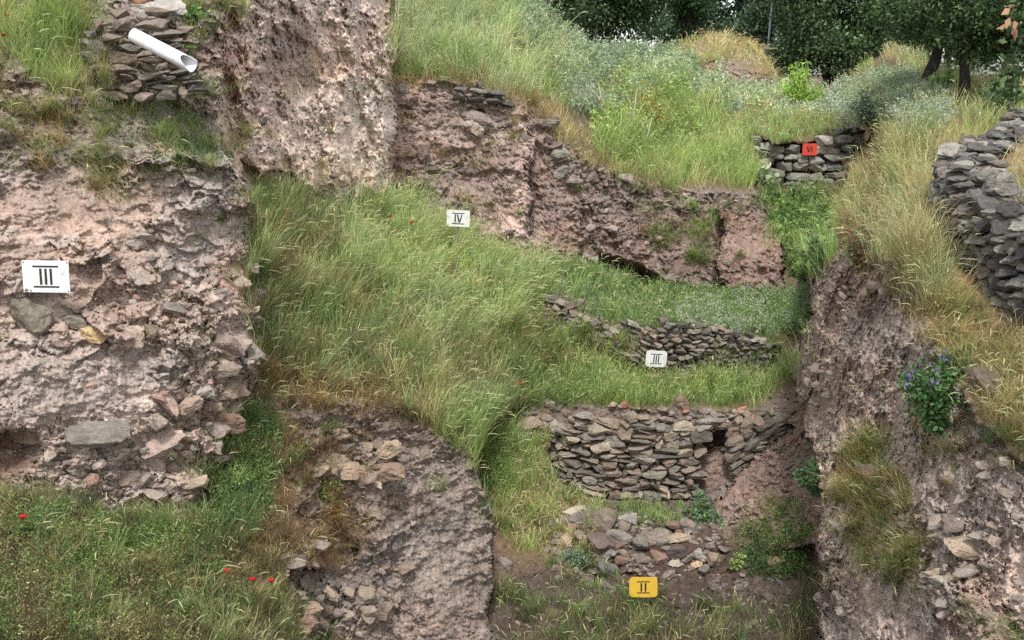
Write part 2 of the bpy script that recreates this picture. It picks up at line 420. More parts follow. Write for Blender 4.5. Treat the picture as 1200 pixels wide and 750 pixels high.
wx = gx + 9 * fbm(q, 5, .65, 3) + 5 * fbm(q * 3.4, 4, .65, 13); wy = gy + 8 * fbm(q + 50, 5, .65, 5) + 5 * fbm(q * 3.4 + 70, 4, .65, 15)
W = np.zeros(gx.size); REGI = np.full(gx.size, -1)
for k, (nm, cl, poly, pts, colr, rel) in enumerate(REG):
    m = inpoly(wx, wy, poly)
    W[m] = TPS(pts)(gx[m], gy[m]); REGI[m] = k
W = W.reshape(NR, NC); REGI = REGI.reshape(NR, NC)
while (REGI < 0).any():                     # slivers between two landforms join their neighbour
    for ax, sh in ((0, 1), (0, -1), (1, 1), (1, -1)):
        r2, w2 = np.roll(REGI, sh, ax), np.roll(W, sh, ax)
        m = (REGI < 0) & (r2 >= 0)
        REGI = np.where(m, r2, REGI); W = np.where(m, w2, W)
REGI = REGI.ravel()
W_ = box_blur(box_blur(W, 1), 1)
JMP = np.abs(W_ / W - 1) > .006             # real steps keep their sharp brink
W = np.where(JMP, W, W_)
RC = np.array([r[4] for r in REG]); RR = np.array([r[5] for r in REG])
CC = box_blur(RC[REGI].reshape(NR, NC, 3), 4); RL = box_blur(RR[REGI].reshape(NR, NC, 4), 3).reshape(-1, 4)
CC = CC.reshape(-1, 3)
Y0 = 1.0 / W.ravel()
B0 = P(gx, gy, Y0)
# relief: some faces are smeared smooth, others broken
SMO = np.zeros(gx.size)
for bx, by, rx_, ry_, v_ in [(70, 450, 110, 48, .75), (525, 660, 48, 100, .45), (60, 250, 100, 40, .5), (505, 590, 50, 40, .5), (560, 250, 50, 40, .4), (870, 290, 40, 40, .5), (1050, 710, 60, 50, .6), (250, 270, 40, 50, .3), (640, 240, 30, 60, .4), (420, 160, 60, 60, .3)]:
    SMO = np.maximum(SMO, v_ * np.exp(-(((wx - bx) / rx_) ** 2 + ((wy - by) / ry_) ** 2) ** 1.5))
RL = RL.copy(); RL[:, 1] *= 1 - SMO; RL[:, 3] *= 1 - .15 * SMO
lump = fbm(B0 * 0.9, 4, .5, 20)
groove = fbm(B0 * np.array([3.0, 3.0, .55]), 4, .55, 31)
groove = groove - 0.6 * (1 - np.abs(fbm(B0 * np.array([2.2, 2.2, .35]), 2, .5, 37))) ** 6
bw = B0 + 0.14 * np.stack([vnoise(B0 * 3.1, 1), vnoise(B0 * 3.1, 2), vnoise(B0 * 3.1, 3)], -1)
fa, cid = facets(bw * np.array([2.0, 2.0, 2.7]), 40)
fb, cid2 = facets(bw * np.array([5.5, 5.5, 7.0]) + 3.3, 60)
bw2 = B0 + .03 * np.stack([vnoise(B0 * 14, 1), vnoise(B0 * 14, 2), vnoise(B0 * 14, 3)], -1)
fc, cid3 = facets(bw2 * np.array([13., 13., 16.]) + 8.1, 66)
sm = lambda x, a, b: np.clip((x - a) / (b - a), 0, 1) ** 2 * (3 - 2 * np.clip((x - a) / (b - a), 0, 1))
lw = fbm(B0 * np.array([1.2, 1.2, 3.2]) + 5, 5, .62, 49)
lw2 = fbm(B0 * np.array([2.8, 2.8, 6.0]) + 15, 5, .62, 52)
ledge = .7 * sm(lw, .02, .05) + .5 * sm(lw, -.22, -.19) - .6 + .35 * sm(lw2, .05, .09)
patch = np.clip(.30 + 2.6 * fbm(B0 * .7, 4, .55, 71), 0.06, 1)
patch3 = np.clip(.28 + 2.6 * fbm(B0 * 1.3 + 40, 3, .55, 73), 0.08, 1)
fine = fbm(B0 * 9, 6, .72, 80)
cr = np.abs(fbm(B0 * np.array([1.7, 1.7, .8]) + 60, 4, .6, 95))
crack = -np.clip(1 - cr / .018, 0, 1) * (fbm(B0 * .6 + 8, 2, .5, 97) > .0)
pit = -np.clip(fbm(B0 * 6.5, 4, .65, 90) - .20, 0, .25) * 4
DISP = RL[:, 0] * lump * 1.25 + RL[:, 1] * (.5 * ledge + patch * (.85 * fa + .55 * fb) + .10 * fb + .15 * pit * patch3 + .35 * crack) + RL[:, 2] * groove * 1.2 \
    + RL[:, 3] * (fine * 1.0 + 0.75 * fc * patch3 + .12 * fc)
DISP = np.where(DISP < -.22, -.22 + .45 * (DISP + .22), DISP)
NB = box_blur(DISP.reshape(NR, NC), 1).ravel()
Y1 = Y0 - DISP
PT = P(gx, gy, Y1)
# soil and embedded stone colours, with light and shade put into some faces
cn = fbm(B0 * .55, 4, .55, 100)[:, None]; cn2 = fbm(B0 * 2.3 + 9, 4, .6, 110)[:, None]
CC = CC * (1 + .22 * cn + .16 * cn2)
zz = B0[:, 2] + .35 * fbm(B0 * .5 + 77, 3, .5, 130) + .12 * B0[:, 0] * .3      # soil laid down in layers: ash, burnt brick, silt
lay = vnoise(np.stack([zz * 2.3, zz * 0, zz * 0 + .5], -1), 140) + .6 * vnoise(np.stack([zz * 6.1, zz * 0, zz * 0 + .5], -1), 141)
lay2 = vnoise(np.stack([zz * 1.7, zz * 0 + 3, zz * 0 + .5], -1), 142)
CC = CC * (1 + .17 * lay[:, None] + .10 * lay2[:, None] * np.array([1, -.1, -.8]))
warm = np.clip(fbm(B0 * .7 + 31, 4, .55, 120), -.5, .5)[:, None]
CC = CC * (1 + warm * np.array([.12, -.02, -.12]))
for bx, by, rx_, ry_, bc, bs in [(235, 265, 60, 75, (142, 134, 130), .8), (272, 322, 26, 24, (170, 138, 122), .8), (60, 240, 120, 32, (138, 116, 104), .6), (70, 450, 130, 60, (156, 142, 134), .5),
        (120, 370, 70, 30, (160, 134, 118), .5), (600, 275, 34, 34, (190, 168, 155), .7), (614, 190, 14, 80, (180, 158, 148), .6), (550, 150, 50, 30, (160, 148, 140), .5), (500, 260, 60, 30, (126, 104, 94), .6),
        (1130, 600, 80, 70, (150, 141, 135), .7), (1040, 710, 70, 40, (150, 138, 132), .5), (1015, 335, 70, 50, (108, 88, 80), .8), (1085, 500, 50, 60, (156, 142, 132), .7), (1000, 440, 50, 60, (134, 114, 104), .5),
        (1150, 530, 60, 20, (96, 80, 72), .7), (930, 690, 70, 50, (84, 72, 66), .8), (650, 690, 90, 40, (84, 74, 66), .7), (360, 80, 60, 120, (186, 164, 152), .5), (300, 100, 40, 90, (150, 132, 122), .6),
        (440, 60, 22, 120, (188, 166, 154), .6), (380, 200, 70, 30, (182, 164, 140), .5), (345, 60, 26, 40, (110, 96, 92), .6), (870, 290, 40, 40, (138, 116, 106), .5), (740, 270, 50, 40, (110, 94, 86), .6), (400, 590, 60, 40, (120, 100, 90), .6), (520, 660, 60, 90, (138, 126, 117), .5),
        (30, 120, 60, 60, (120, 104, 95), .6), (420, 700, 60, 40, (132, 120, 112), .5)]:
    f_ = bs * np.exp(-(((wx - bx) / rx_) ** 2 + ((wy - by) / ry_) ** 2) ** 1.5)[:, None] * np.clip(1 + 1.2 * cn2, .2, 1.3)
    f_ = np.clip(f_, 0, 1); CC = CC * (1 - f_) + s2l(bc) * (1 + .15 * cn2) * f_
isst = ((cid2 > .78) & (RL[:, 1] > .1))[:, None] * patch[:, None]
sc = np.stack([.26 + .14 * cid2 * 0 + .2 * ((cid * 37) % 1 - .5)] * 3, -1) * np.array([1.04, .98, .9])
CC = CC * (1 - .45 * isst) + sc * .45 * isst
CC = np.clip(CC * 1.40, .02, .75)
PT3 = PT.reshape(NR, NC, 3)
CLS = {}
idx = np.arange(NR * NC).reshape(NR, NC)
quads = np.stack([idx[:-1, :-1], idx[1:, :-1], idx[1:, 1:], idx[:-1, 1:]], -1).reshape(-1, 4)
fr = REGI[quads[:, 0]]
# ground beyond the crest, out to the horizon
top = PT3[0]
ext_v = []
for dist, drop in ((1.5, .05), (5, .3), (15, .8), (60, 2), (300, 6), (1500, 25)):
    d = top.copy(); n = np.linalg.norm(top[:, :2], axis=1)
    d[:, :2] *= ((n + dist) / n)[:, None]; d[:, 2] -= drop
    if dist > 50: d[:, 2] = CAMZ - .3 - drop * .3
    ext_v.append(d)
ne = len(ext_v)
STR = [('recess', 'earth_cliff'), ]
groups = {'ground': ['back', 'gully', 'floor', 'shelf3', 'shelf2', 'inside'], 'hill': ['mound'],
          'slope': ['upper', 'bigslope', 'passage', 'topleft', 'gullyleft', 'leftslope', 'righttop', 'fan'],
          'cliff': ['step6', 'midback', 'facet', 'back3', 'block', 'under3', 'step3', 'step2', 'niche', 'recess', 'leftcliff', 'hollow', 'rightcliff', 'buttress']}
rid = {r[0]: k for k, r in enumerate(REG)}
for nm, rs in groups.items():
    m = np.isin(fr, [rid[r] for r in rs])
    qd = quads[m]
    used, inv = np.unique(qd, return_inverse=True)
    vv = PT[used]; cc = CC[used]; ff = inv.reshape(-1, 4)
    if nm == 'ground':
        base = len(vv)
        ev = np.concatenate([top] + ext_v); ec = np.tile(UNDER, (len(ev), 1))
        ei = base + np.arange((ne + 1) * NC).reshape(ne + 1, NC)
        ef = np.stack([ei[1:, :-1], ei[:-1, :-1], ei[:-1, 1:], ei[1:, 1:]], -1).reshape(-1, 4)
        vv = np.concatenate([vv, ev]); cc = np.concatenate([cc, ec]); ff = np.concatenate([ff, ef])
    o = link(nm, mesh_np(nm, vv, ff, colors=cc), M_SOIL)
    o['kind'] = 'structure'

YTcol = YT
def gidx(px, py):
    px = np.asarray(px, float); py = np.asarray(py, float)
    j = np.interp(px, xs, np.arange(NC))
    yt = np.interp(px, xs, YT)
    t = (py - yt) / (765 - yt)
    i = np.interp(t, tv, np.arange(NR))
    return i, j

def T(px, py, arr=None):
    """points on the finished ground under photo pixels"""
    i, j = gidx(px, py)
    i0 = np.clip(np.floor(i).astype(int), 0, NR - 2); j0 = np.clip(np.floor(j).astype(int), 0, NC - 2)
    a = (i - i0)[..., None]; b = (j - j0)[..., None]
    G = PT3
    return (G[i0, j0] * (1 - a) * (1 - b) + G[i0 + 1, j0] * a * (1 - b) + G[i0, j0 + 1] * (1 - a) * b + G[i0 + 1, j0 + 1] * a * b)

def T1(px, py):
    return Vector(T(np.array([px]), np.array([py]))[0].tolist())

# ------------------------------------------------------------------ stones
def ico(sub):
    bm = bmesh.new(); bmesh.ops.create_icosphere(bm, subdivisions=sub, radius=1)
    v = np.array([x.co[:] for x in bm.verts]); f = np.array([[x.index for x in y.verts] for y in bm.faces])
    bm.free(); return v, f
ICO = {k: ico(k) for k in (1, 2, 3, 4)}

def stone_verts(rng, dims, sub=3, boxy=3.0, cuts=9, rough=.05):
    v, f = ICO[sub]
    v = v / (np.abs(v) ** boxy).sum(1, keepdims=True) ** (1 / boxy)
    for k in range(cuts):
        n = rng.normal(size=3); n /= np.linalg.norm(n)
        d = rng.uniform(.48, .86)
        e = v @ n - d
        v = v - np.clip(e, 0, None)[:, None] * n * .97
    o = rng.uniform(-50, 50, 3)
    n3 = fbm(v * 2.1 + o, 5, .68, 7)
    v = v / np.abs(v).max(0)
    nn = v / np.linalg.norm(v, axis=1, keepdims=True)
    v = v + nn * (n3 * rough * 5.0)[:, None]
    return v * np.asarray(dims), f

def rot_euler(rng, a, yaw=None):
    e = rng.uniform(-1, 1, 3) * a
    if yaw is not None: e[2] = yaw
    cx, sx = math.cos(e[0]), math.sin(e[0]); cy, sy = math.cos(e[1]), math.sin(e[1]); cz, sz = math.cos(e[2]), math.sin(e[2])
    return np.array([[cz, -sz, 0], [sz, cz, 0], [0, 0, 1]]) @ np.array([[cy, 0, sy], [0, 1, 0], [-sy, 0, cy]]) @ np.array([[1, 0, 0], [0, cx, -sx], [0, sx, cx]])

class Bag:
    def __init__(self): self.v = []; self.q = []; self.t = []; self.c = []; self.n = 0
    def add(self, v, quads=None, tris=None, c=(.5, .5, .5)):
        v = np.asarray(v, float)
        self.v.append(v)
        if quads is not None and len(quads): self.q.append(np.asarray(quads) + self.n)
        if tris is not None and len(tris): self.t.append(np.asarray(tris) + self.n)
        c = np.asarray(c, float)
        self.c.append(np.broadcast_to(c, (len(v), 3)))
        self.n += len(v)
    def build(self, name, mat, parent=None, origin=None, smooth=True):
        v = np.concatenate(self.v)
        if origin is not None: v = v - np.asarray(origin)
        me = mesh_np(name, v, np.concatenate(self.q) if self.q else None, np.concatenate(self.t) if self.t else None, np.concatenate(self.c), smooth)
        o = link(name, me, mat, parent)
        if origin is not None and parent is None: o.location = [float(a) for a in origin]
        return o

def tube(bag, pts, rad, sides=8, c=(.2, .15, .1), cap=True, wob=0.0, rng=None):
    pts = np.asarray(pts, float); rad = np.broadcast_to(np.asarray(rad, float), (len(pts),))
    n = len(pts); tg = np.gradient(pts, axis=0); tg /= np.linalg.norm(tg, axis=1, keepdims=True) + 1e-9
    ref = np.array([0, 0, 1.0]) if abs(tg[0, 2]) < .8 else np.array([1.0, 0, 0])
    a = np.arange(sides) * 2 * math.pi / sides
    V_ = []
    for k in range(n):
        x = np.cross(tg[k], ref); x /= np.linalg.norm(x) + 1e-9; y = np.cross(tg[k], x)
        r = rad[k] * (1 + (rng.uniform(-wob, wob, sides) if rng is not None else 0))
        V_.append(pts[k] + (np.cos(a) * r)[:, None] * x + (np.sin(a) * r)[:, None] * y)
    V_ = np.concatenate(V_)
    Q = [[k * sides + s, k * sides + (s + 1) % sides, (k + 1) * sides + (s + 1) % sides, (k + 1) * sides + s] for k in range(n - 1) for s in range(sides)]
    Tt = []
    if cap:
        V_ = np.concatenate([V_, pts[:1], pts[-1:]]); m = n * sides
        for s in range(sides):
            Tt.append([m, (s + 1) % sides, s]); Tt.append([m + 1, (n - 1) * sides + s, (n - 1) * sides + (s + 1) % sides])
    bag.add(V_, Q, Tt, c)

def dry_wall(name, label, path, courses, lens, depth, cols, seed, sub=2, rows=1, boxy=3.4, cuts=10, rag=.08, skip=None, capstone=None, rough=.05, tight=1.06):
    """courses of separate field stones laid along a path of (px, py, Y, height)"""
    rng = np.random.default_rng(seed)
    base = np.array([P(a, b, y) for a, b, y, h in path]); hs = np.array([h for *_, h in path])
    seg = np.r_[0, np.cumsum(np.linalg.norm(np.diff(base, axis=0), axis=1))]
    L_ = seg[-1]
    at = lambda s: np.array([np.interp(s, seg, base[:, k]) for k in range(3)])
    bag = Bag()
    z = -0.1
    while z < hs.max() + .1:
        ch = rng.uniform(*courses)
        for row in range(rows):
            s = -rng.uniform(0, .3)
            while s < L_:
                w = rng.uniform(*lens) * (1 if rng.random() > .2 else .55)
                sc = s + w / 2; s += w
                h = np.interp(sc, seg, hs) + rng.uniform(-rag, rag)
                if z + ch * .6 > h or sc < 0 or sc > L_: continue
                p = at(sc); t = at(min(sc + .2, L_)) - at(max(sc - .2, 0)); t[2] *= .5; t /= np.linalg.norm(t)
                n = np.array([t[1], -t[0], 0]); n /= np.linalg.norm(n)     # towards the camera side
                c = p + np.array([0, 0, z + ch / 2]) - n * (row * depth * .9) + n * rng.uniform(-.04, .05)
                if skip and skip(sc / L_, z): continue
                two = ch > courses[0] * 1.4 and rng.random() < .3
                for kk in range(2 if two else 1):
                    hh = ch * (.5 if two else 1)
                    v, f = stone_verts(rng, (w * .5 * tight, depth * .5, hh * .5 * tight * rng.uniform(.92, 1.08)), sub, boxy, cuts, rough)
                    M = np.stack([t, n, [0, 0, 1]], 1)
                    v = v @ rot_euler(rng, .13).T
                    cc = np.array(cols[rng.integers(len(cols))]) * rng.uniform(.75, 1.2)
                    off = np.array([0, 0, (kk - .5) * hh if two else 0])
                    bag.add(v @ M.T + c + off, tris=f, c=cc)
        z += ch * .93
    o = at(L_ / 2)
    ob = bag.build(name, M_STONE, origin=o, smooth=False)
    return tag(ob, label, 'stone wall')

G1 = s2l((148, 141, 130)); G2 = s2l((122, 116, 108)); G3 = s2l((164, 152, 134)); G4 = s2l((140, 126, 112)); G5 = s2l((104, 100, 95)); G6 = s2l((172, 160, 146)); TAN = s2l((182, 162, 134)); REDB = s2l((160, 108, 88))

dry_wall('stone_wall', 'tall rough wall of flat grey stones across the trench, with a square niche, above the yellow sign',
         [(636, 548, 22.0, 1.15), (665, 575, 21.85, 1.65), (720, 588, 21.75, 1.92), (790, 592, 21.75, 1.93), (835, 590, 21.75, 1.85), (870, 558, 21.95, 1.3), (922, 520, 22.2, .7)],
         (.12, .24), (.2, .58), .34, [G1, G2, G2, G4, G4, G3], 5, 3, rag=.06, cuts=7, tight=1.1, skip=lambda s, z: .615 < s < .735 and z > .0 and z < 1.60, boxy=5)
dry_wall('stone_wall', 'low crumbling wall of small round stones on the middle terrace, behind the smaller white III sign',
         [(628, 366, 24.35, .3), (650, 378, 24.2, .6), (690, 392, 24.1, .5), (720, 405, 24.05, .45), (770, 436, 24.1, 1.2), (830, 436, 24.5, 1.15), (870, 425, 25.0, .7), (906, 420, 25.7, .45)],
         (.1, .17), (.16, .36), .3, [G1, G2, G4, G2, G5], 6, 3, boxy=3.2, rag=.08)
dry_wall('stone_wall', 'wall of large squared blocks behind the red sign at the end of the gully',
         [(876, 205, 39.9, 1.5), (892, 212, 39.75, 1.62), (930, 219, 39.6, 1.5), (955, 219, 39.6, 1.75), (970, 218, 39.7, 2.0), (985, 217, 39.7, 2.1), (1016, 214, 40.0, 2.05)],
         (.3, .38), (.45, .9), .5, [s2l((152, 150, 142)), s2l((138, 136, 128)), s2l((160, 154, 142))], 9, 3, boxy=6, cuts=5, rag=.05, rough=.03, tight=1.03)
dry_wall('stone_wall', 'curved dry stone wall of dark grey boulders above the right bank',
         [(1220, 160, 26, 0.95), (1170, 190, 23.5, 0.85), (1135, 215, 21.4, 0.85), (1106, 238, 19.6, 0.92), (1099, 270, 17.6, 1.1), (1118, 326, 15.4, 1.42), (1160, 372, 14.0, 1.48), (1205, 404, 12.9, 1.5), (1330, 470, 10.9, 1.5)],
         (.13, .27), (.18, .5), .36, [s2l((126, 123, 118)), s2l((104, 101, 97)), s2l((146, 141, 133)), s2l((96, 93, 90)), s2l((120, 111, 102))], 12, 3, rows=3, boxy=3, cuts=13, rag=.12, rough=.08)
dry_wall('stone_wall', 'broken piece of flat stone masonry under the white pipe',
         [(104, 108, 13.75, .85), (150, 112, 13.7, 1.0), (205, 108, 13.9, .95), (238, 98, 14.2, .8)],
         (.09, .17), (.2, .42), .3, [G2, G1, G4, s2l((136, 124, 112))], 15, 3, boxy=4, rag=.12)
dry_wall('stone_wall', 'row of dark flat stones along the brink of the brown middle cliff',
         [(538, 112, 25.75, .32), (575, 116, 26.0, .3), (600, 120, 26.3, .2)], (.12, .2), (.3, .6), .35, [G2, G5], 16, 2, rag=.05)

# single stones: px, py, width px, height px, colour, label, extra depth factor, roll
def rock(px, py, wp, hp, col, label, group=None, seed=0, sub=4, out=.25, dep=.9, roll=0.0, boxy=2.8, cuts=13, name='boulder', mat=None, cat=None, Y=None, rough=.05):
    rng = np.random.default_rng(seed + int(px * 7 + py * 13))
    p = T1(px, py) if Y is None else V(px, py, Y)
    k = p.y / FPX / math.cos(0.1)
    w, h = wp * k / 2, hp * k / 2
    d = max(min(w, h) * 1.1, .5 * (w + h) * dep * .8)
    v, f = stone_verts(rng, (w * 1.06, d, h * 1.06), sub, boxy, cuts, rough)
    c_, s_ = math.cos(-roll), math.sin(-roll)
    v = v @ np.array([[c_, 0, s_], [0, 1, 0], [-s_, 0, c_]]).T
    v = v @ rot_euler(rng, .12).T
    bag = Bag(); bag.add(v, tris=f, c=np.asarray(col) * rng.uniform(.92, 1.08))
    o = bag.build(name, mat or M_EARTHSTONE, smooth=False)
    dirn = p - Vector((0, 0, CAMZ)); dirn.normalize()
    o.location = p - dirn * (d * out)
    tag(o, label, cat or ('boulder' if wp > 34 else 'stone'), group)
    return o

GB = s2l((140, 128, 116)); PKS = s2l((184, 160, 146)); OCH = s2l((198, 172, 130)); LG = s2l((170, 160, 148))
rock(34, 370, 52, 44, s2l((128, 120, 106)), 'big rounded grey boulder in the earth cliff just below the large white III sign', out=.35)
rock(84, 375, 46, 18, s2l((136, 128, 116)), 'flat grey stone wedged beside the rounded boulder below the large white III sign', out=.4, boxy=3.4)
rock(68, 397, 34, 18, s2l((170, 150, 138)), 'tilted pinkish slab lying under the rounded boulder and flat stone', roll=-.35, out=.3)
rock(107, 391, 34, 18, OCH, 'pale ochre slab tilted under the flat grey stone', roll=-.25, out=.3)
rock(158, 395, 24, 26, s2l((176, 156, 140)), 'rounded tan stone embedded in the pink earth, left one of a touching pair', out=.3)
rock(177, 392, 20, 22, s2l((146, 130, 114)), 'brown round stone embedded in the pink earth, right one of a touching pair', out=.25)
rock(206, 361, 28, 15, s2l((136, 126, 118)), 'small angular grey stone jutting from the edge of the left cliff', out=.4)
rock(160, 284, 24, 16, LG, 'pale broken stone sticking out above and right of the large white III sign', out=.4)
rock(176, 302, 24, 9, s2l((132, 122, 112)), 'thin flat grey stone jutting out under the pale broken stone', out=.4, boxy=3.5)
rock(104, 453, 19, 11, PKS, 'small pale pink stone alone on the smooth earth face', out=.4)
rock(116, 509, 70, 34, s2l((134, 126, 116)), 'long grey boulder jutting from the foot of the left cliff', roll=.17, out=.4, boxy=3)
rock(34, 508, 66, 20, s2l((158, 138, 122)), 'broad flat brown stone roofing the dark hollow at the left edge', out=.35, boxy=3.2)
rock(88, 551, 30, 20, s2l((150, 138, 126)), 'grey stone with an angular face below the long grey boulder', roll=.2)
rock(105, 563, 20, 15, s2l((164, 136, 120)), 'small reddish stone near the grass at the foot of the left cliff', roll=.3)
rock(116, 543, 19, 12, s2l((200, 184, 170)), 'small whitish stone below the long grey boulder', roll=.3)
rock(58, 534, 16, 12, s2l((180, 164, 150)), 'small pale square stone beside the dark hollow', boxy=4)
rock(196, 472, 24, 36, PKS, 'leaning oblong pale pink slab near the right edge of the left cliff', roll=.6, out=.4, boxy=4)
rock(221, 476, 40, 20, s2l((184, 162, 146)), 'pale pink block sticking out beside the leaning oblong slab', roll=.2, out=.4, boxy=3.5)
rock(268, 457, 46, 32, s2l((148, 130, 114)), 'brown block at the right edge of the left cliff above the grassy gully', out=.4, boxy=4)
rock(270, 408, 32, 34, s2l((150, 132, 122)), 'round brownish boulder under dry grass at the right edge of the left cliff')
rock(293, 416, 28, 30, s2l((148, 136, 126)), 'round greyish boulder overhanging the gully beside a brownish one')
rock(264, 433, 40, 18, s2l((156, 140, 128)), 'flat stone stacked on the brown block at the cliff edge', roll=.15, out=.4)
rock(262, 492, 54, 28, s2l((140, 116, 100)), 'squared brown earth-stained block low at the cliff edge over the green gully', boxy=4.5, out=.2)
rock(190, 522, 60, 32, s2l((178, 158, 146)), 'large pale pink stone jutting low on the left cliff', roll=.35, out=.3)
rock(148, 560, 52, 24, s2l((176, 156, 142)), 'wide pale stone low on the left cliff just above the grass', roll=.25, out=.3)
rock(240, 458, 26, 22, LG, 'greyish stone in the stack at the cliff edge', roll=.4, out=.4)
rock(172, 14, 84, 30, s2l((172, 164, 156)), 'broad pale slab capping the masonry above the white pipe', out=.5, boxy=3.6, roll=-.05)
rock(161, 3, 40, 14, s2l((178, 138, 112)), 'reddish brown lump lying on the broad pale slab', out=.9)
# buttress
rock(402, 549, 38, 24, s2l((172, 150, 128)), 'pale block forming the left end of the ledge on the middle buttress', out=.4, boxy=4)
rock(450, 550, 48, 26, s2l((160, 138, 120)), 'broken pale brown block in the ledge on the middle buttress', out=.4, boxy=4)
rock(425, 553, 24, 24, s2l((164, 140, 118)), 'small brown block between two larger ones in the buttress ledge', out=.4, boxy=4)
rock(452, 527, 34, 20, s2l((170, 152, 128)), 'yellowish stone lying on top of the buttress ledge', roll=.4, out=.4)
rock(404, 526, 30, 14, s2l((128, 114, 102)), 'dark brown slab on the left of the buttress top', roll=.2, out=.4)
rock(419, 506, 13, 9, s2l((190, 160, 128)), 'small ochre stone alone near the top of the buttress', out=.5, name='small_stone')
rock(347, 658, 26, 24, s2l((120, 112, 106)), 'dark grey rounded stone beside the dry stalks left of the buttress', out=.5)
rock(360, 712, 44, 16, s2l((160, 138, 120)), 'flat layered pale stone low on the buttress foot', out=.4, boxy=3.6)
rock(358, 728, 40, 22, s2l((152, 126, 110)), 'squared reddish stone under the flat layered one at the buttress foot', out=.35, boxy=4)
rock(428, 698, 26, 22, s2l((158, 142, 126)), 'rounded pale stone in the lower left of the buttress face', out=.35)
rock(448, 714, 28, 26, s2l((146, 130, 118)), 'brownish lump beside the rounded pale stone low in the buttress', out=.3)
rock(408, 720, 24, 10, s2l((170, 152, 136)), 'thin pale stone under the rounded stone low in the buttress', out=.4)
# rubble in front of the tall wall
rock(735, 609, 34, 20, s2l((164, 158, 148)), 'pale oblong boulder topmost in the rubble below the tall wall', out=.9, boxy=3.4)
rock(731, 630, 40, 22, s2l((140, 134, 124)), 'wide grey boulder directly under the topmost pale one', out=.6, boxy=3.2)
rock(753, 637, 28, 24, s2l((132, 126, 116)), 'grey rubble stone right of the wide grey boulder', out=.6)
rock(771, 628, 26, 20, s2l((146, 136, 124)), 'rounded grey stone in the rubble behind the pale flat slab', out=.6)
rock(795, 630, 38, 15, s2l((184, 166, 144)), 'pale flat slab lying on a dark round boulder in the rubble', out=.8, boxy=3.6, roll=-.12)
rock(793, 648, 32, 24, s2l((104, 96, 90)), 'dark round boulder under the pale flat slab', out=.6)
rock(790, 660, 18, 9, s2l((170, 164, 152)), 'small whitish flat stone above and right of the yellow sign', out=.8)
rock(818, 651, 16, 16, s2l((164, 158, 150)), 'small pale upright stone in the rubble right of the dark round boulder', out=.7)
rock(817, 662, 16, 10, s2l((202, 178, 146)), 'small cream coloured stone at the right end of the rubble', out=.8, name='small_stone')
rock(840, 655, 24, 20, s2l((158, 140, 124)), 'brownish round stone at the far right of the rubble', out=.6)
rock(671, 601, 38, 18, s2l((172, 160, 140)), 'pale slab at the left of the rubble near the grass', roll=.25, out=.7, boxy=3.4)
rock(680, 611, 34, 20, s2l((124, 118, 110)), 'dark grey stone below the pale slab at the left of the rubble', out=.6)
rock(662, 636, 20, 20, s2l((176, 154, 130)), 'tan angular stone by the dry grass at the left of the rubble', roll=.4, out=.6)
rock(684, 632, 12, 18, s2l((164, 142, 124)), 'narrow upright stone beside the tan angular one', roll=.3, out=.7)
rock(712, 668, 26, 20, s2l((122, 118, 114)), 'speckled grey stone half buried left of the yellow sign', out=.5)
rock(704, 588, 22, 11, s2l((120, 112, 104)), 'small dark stone at the foot of the tall wall', out=.6)
rock(702, 612, 46, 40, s2l((134, 122, 108)), 'large half buried earthy boulder at the left of the rubble', out=.15)
rock(706, 640, 40, 34, s2l((120, 104, 98)), 'smooth purplish boulder half buried in the bank of the rubble', out=.2)
rock(909, 658, 26, 20, s2l((156, 132, 112)), 'brown angular stone alone on the trench floor at the right', out=.6, boxy=3.6)
rock(797, 473, 26, 20, s2l((150, 126, 112)), 'square reddish block standing on top of the tall wall', out=.5, boxy=5, cuts=5)
rock(832, 494, 40, 13, s2l((136, 132, 124)), 'long grey lintel slab lying over the square niche', out=1.6, boxy=4.5, roll=.08, Y=22.0, name='lintel_stone')
rock(618, 499, 34, 20, s2l((162, 142, 128)), 'pinkish boulder in the grass at the left end of the tall wall', out=.5)
rock(641, 473, 18, 12, s2l((140, 130, 118)), 'grey tilted stone at the top left of the tall wall', roll=-.5, out=.7)
rock(575, 690, 44, 12, s2l((150, 134, 120)), 'flat ledge stone behind the foot of the buttress', out=.8, boxy=3.6, Y=17.6)
rock(590, 660, 24, 16, s2l((132, 122, 116)), 'grey stone behind the right edge of the buttress', out=.5)
rock(752, 350, 20, 14, G1, 'pale rounded stone at the broken left end of the low terrace wall', out=.5, Y=24.6) if False else None
rock(652, 352, 22, 14, s2l((160, 150, 140)), 'pale rounded stone topping the broken left end of the low terrace wall', out=.4)
rock(868, 398, 0 + 24, 6, s2l((178, 160, 146)), 'thin pale slab on the right end of the low terrace wall', out=.5, boxy=4)
rock(734, 207, 20, 11, s2l((176, 164, 152)), 'pale rounded stone on the brink of the grassy upper slope', out=.8)
# mid cliff
rock(497, 176, 22, 18, s2l((134, 118, 108)), 'angular grey lump in the brown middle cliff', roll=.3, out=.4)
rock(505, 199, 20, 8, s2l((100, 88, 80)), 'thin dark stone sticking out of the brown middle cliff', out=.6)
rock(562, 138, 40, 13, s2l((146, 132, 124)), 'tilted grey slab high in the brown middle cliff', roll=-.3, out=.4)
rock(560, 153, 24, 18, s2l((178, 164, 148)), 'pale broken stone below the tilted slab in the middle cliff', out=.3)
rock(640, 145, 36, 12, s2l((148, 138, 128)), 'flat grey stone at the edge of the dry grass above the folded cliff', out=.6, boxy=3.4)
rock(658, 200, 26, 16, s2l((146, 138, 130)), 'grey stone low on the broken edge of the folded cliff', out=.6)
rock(668, 212, 30, 10, s2l((136, 126, 118)), 'flat dark grey stone under the edge of the folded cliff', out=.6)
rock(654, 181, 24, 18, s2l((140, 136, 124)), 'mossy grey stone beside the grassy crack in the folded cliff', out=.5)
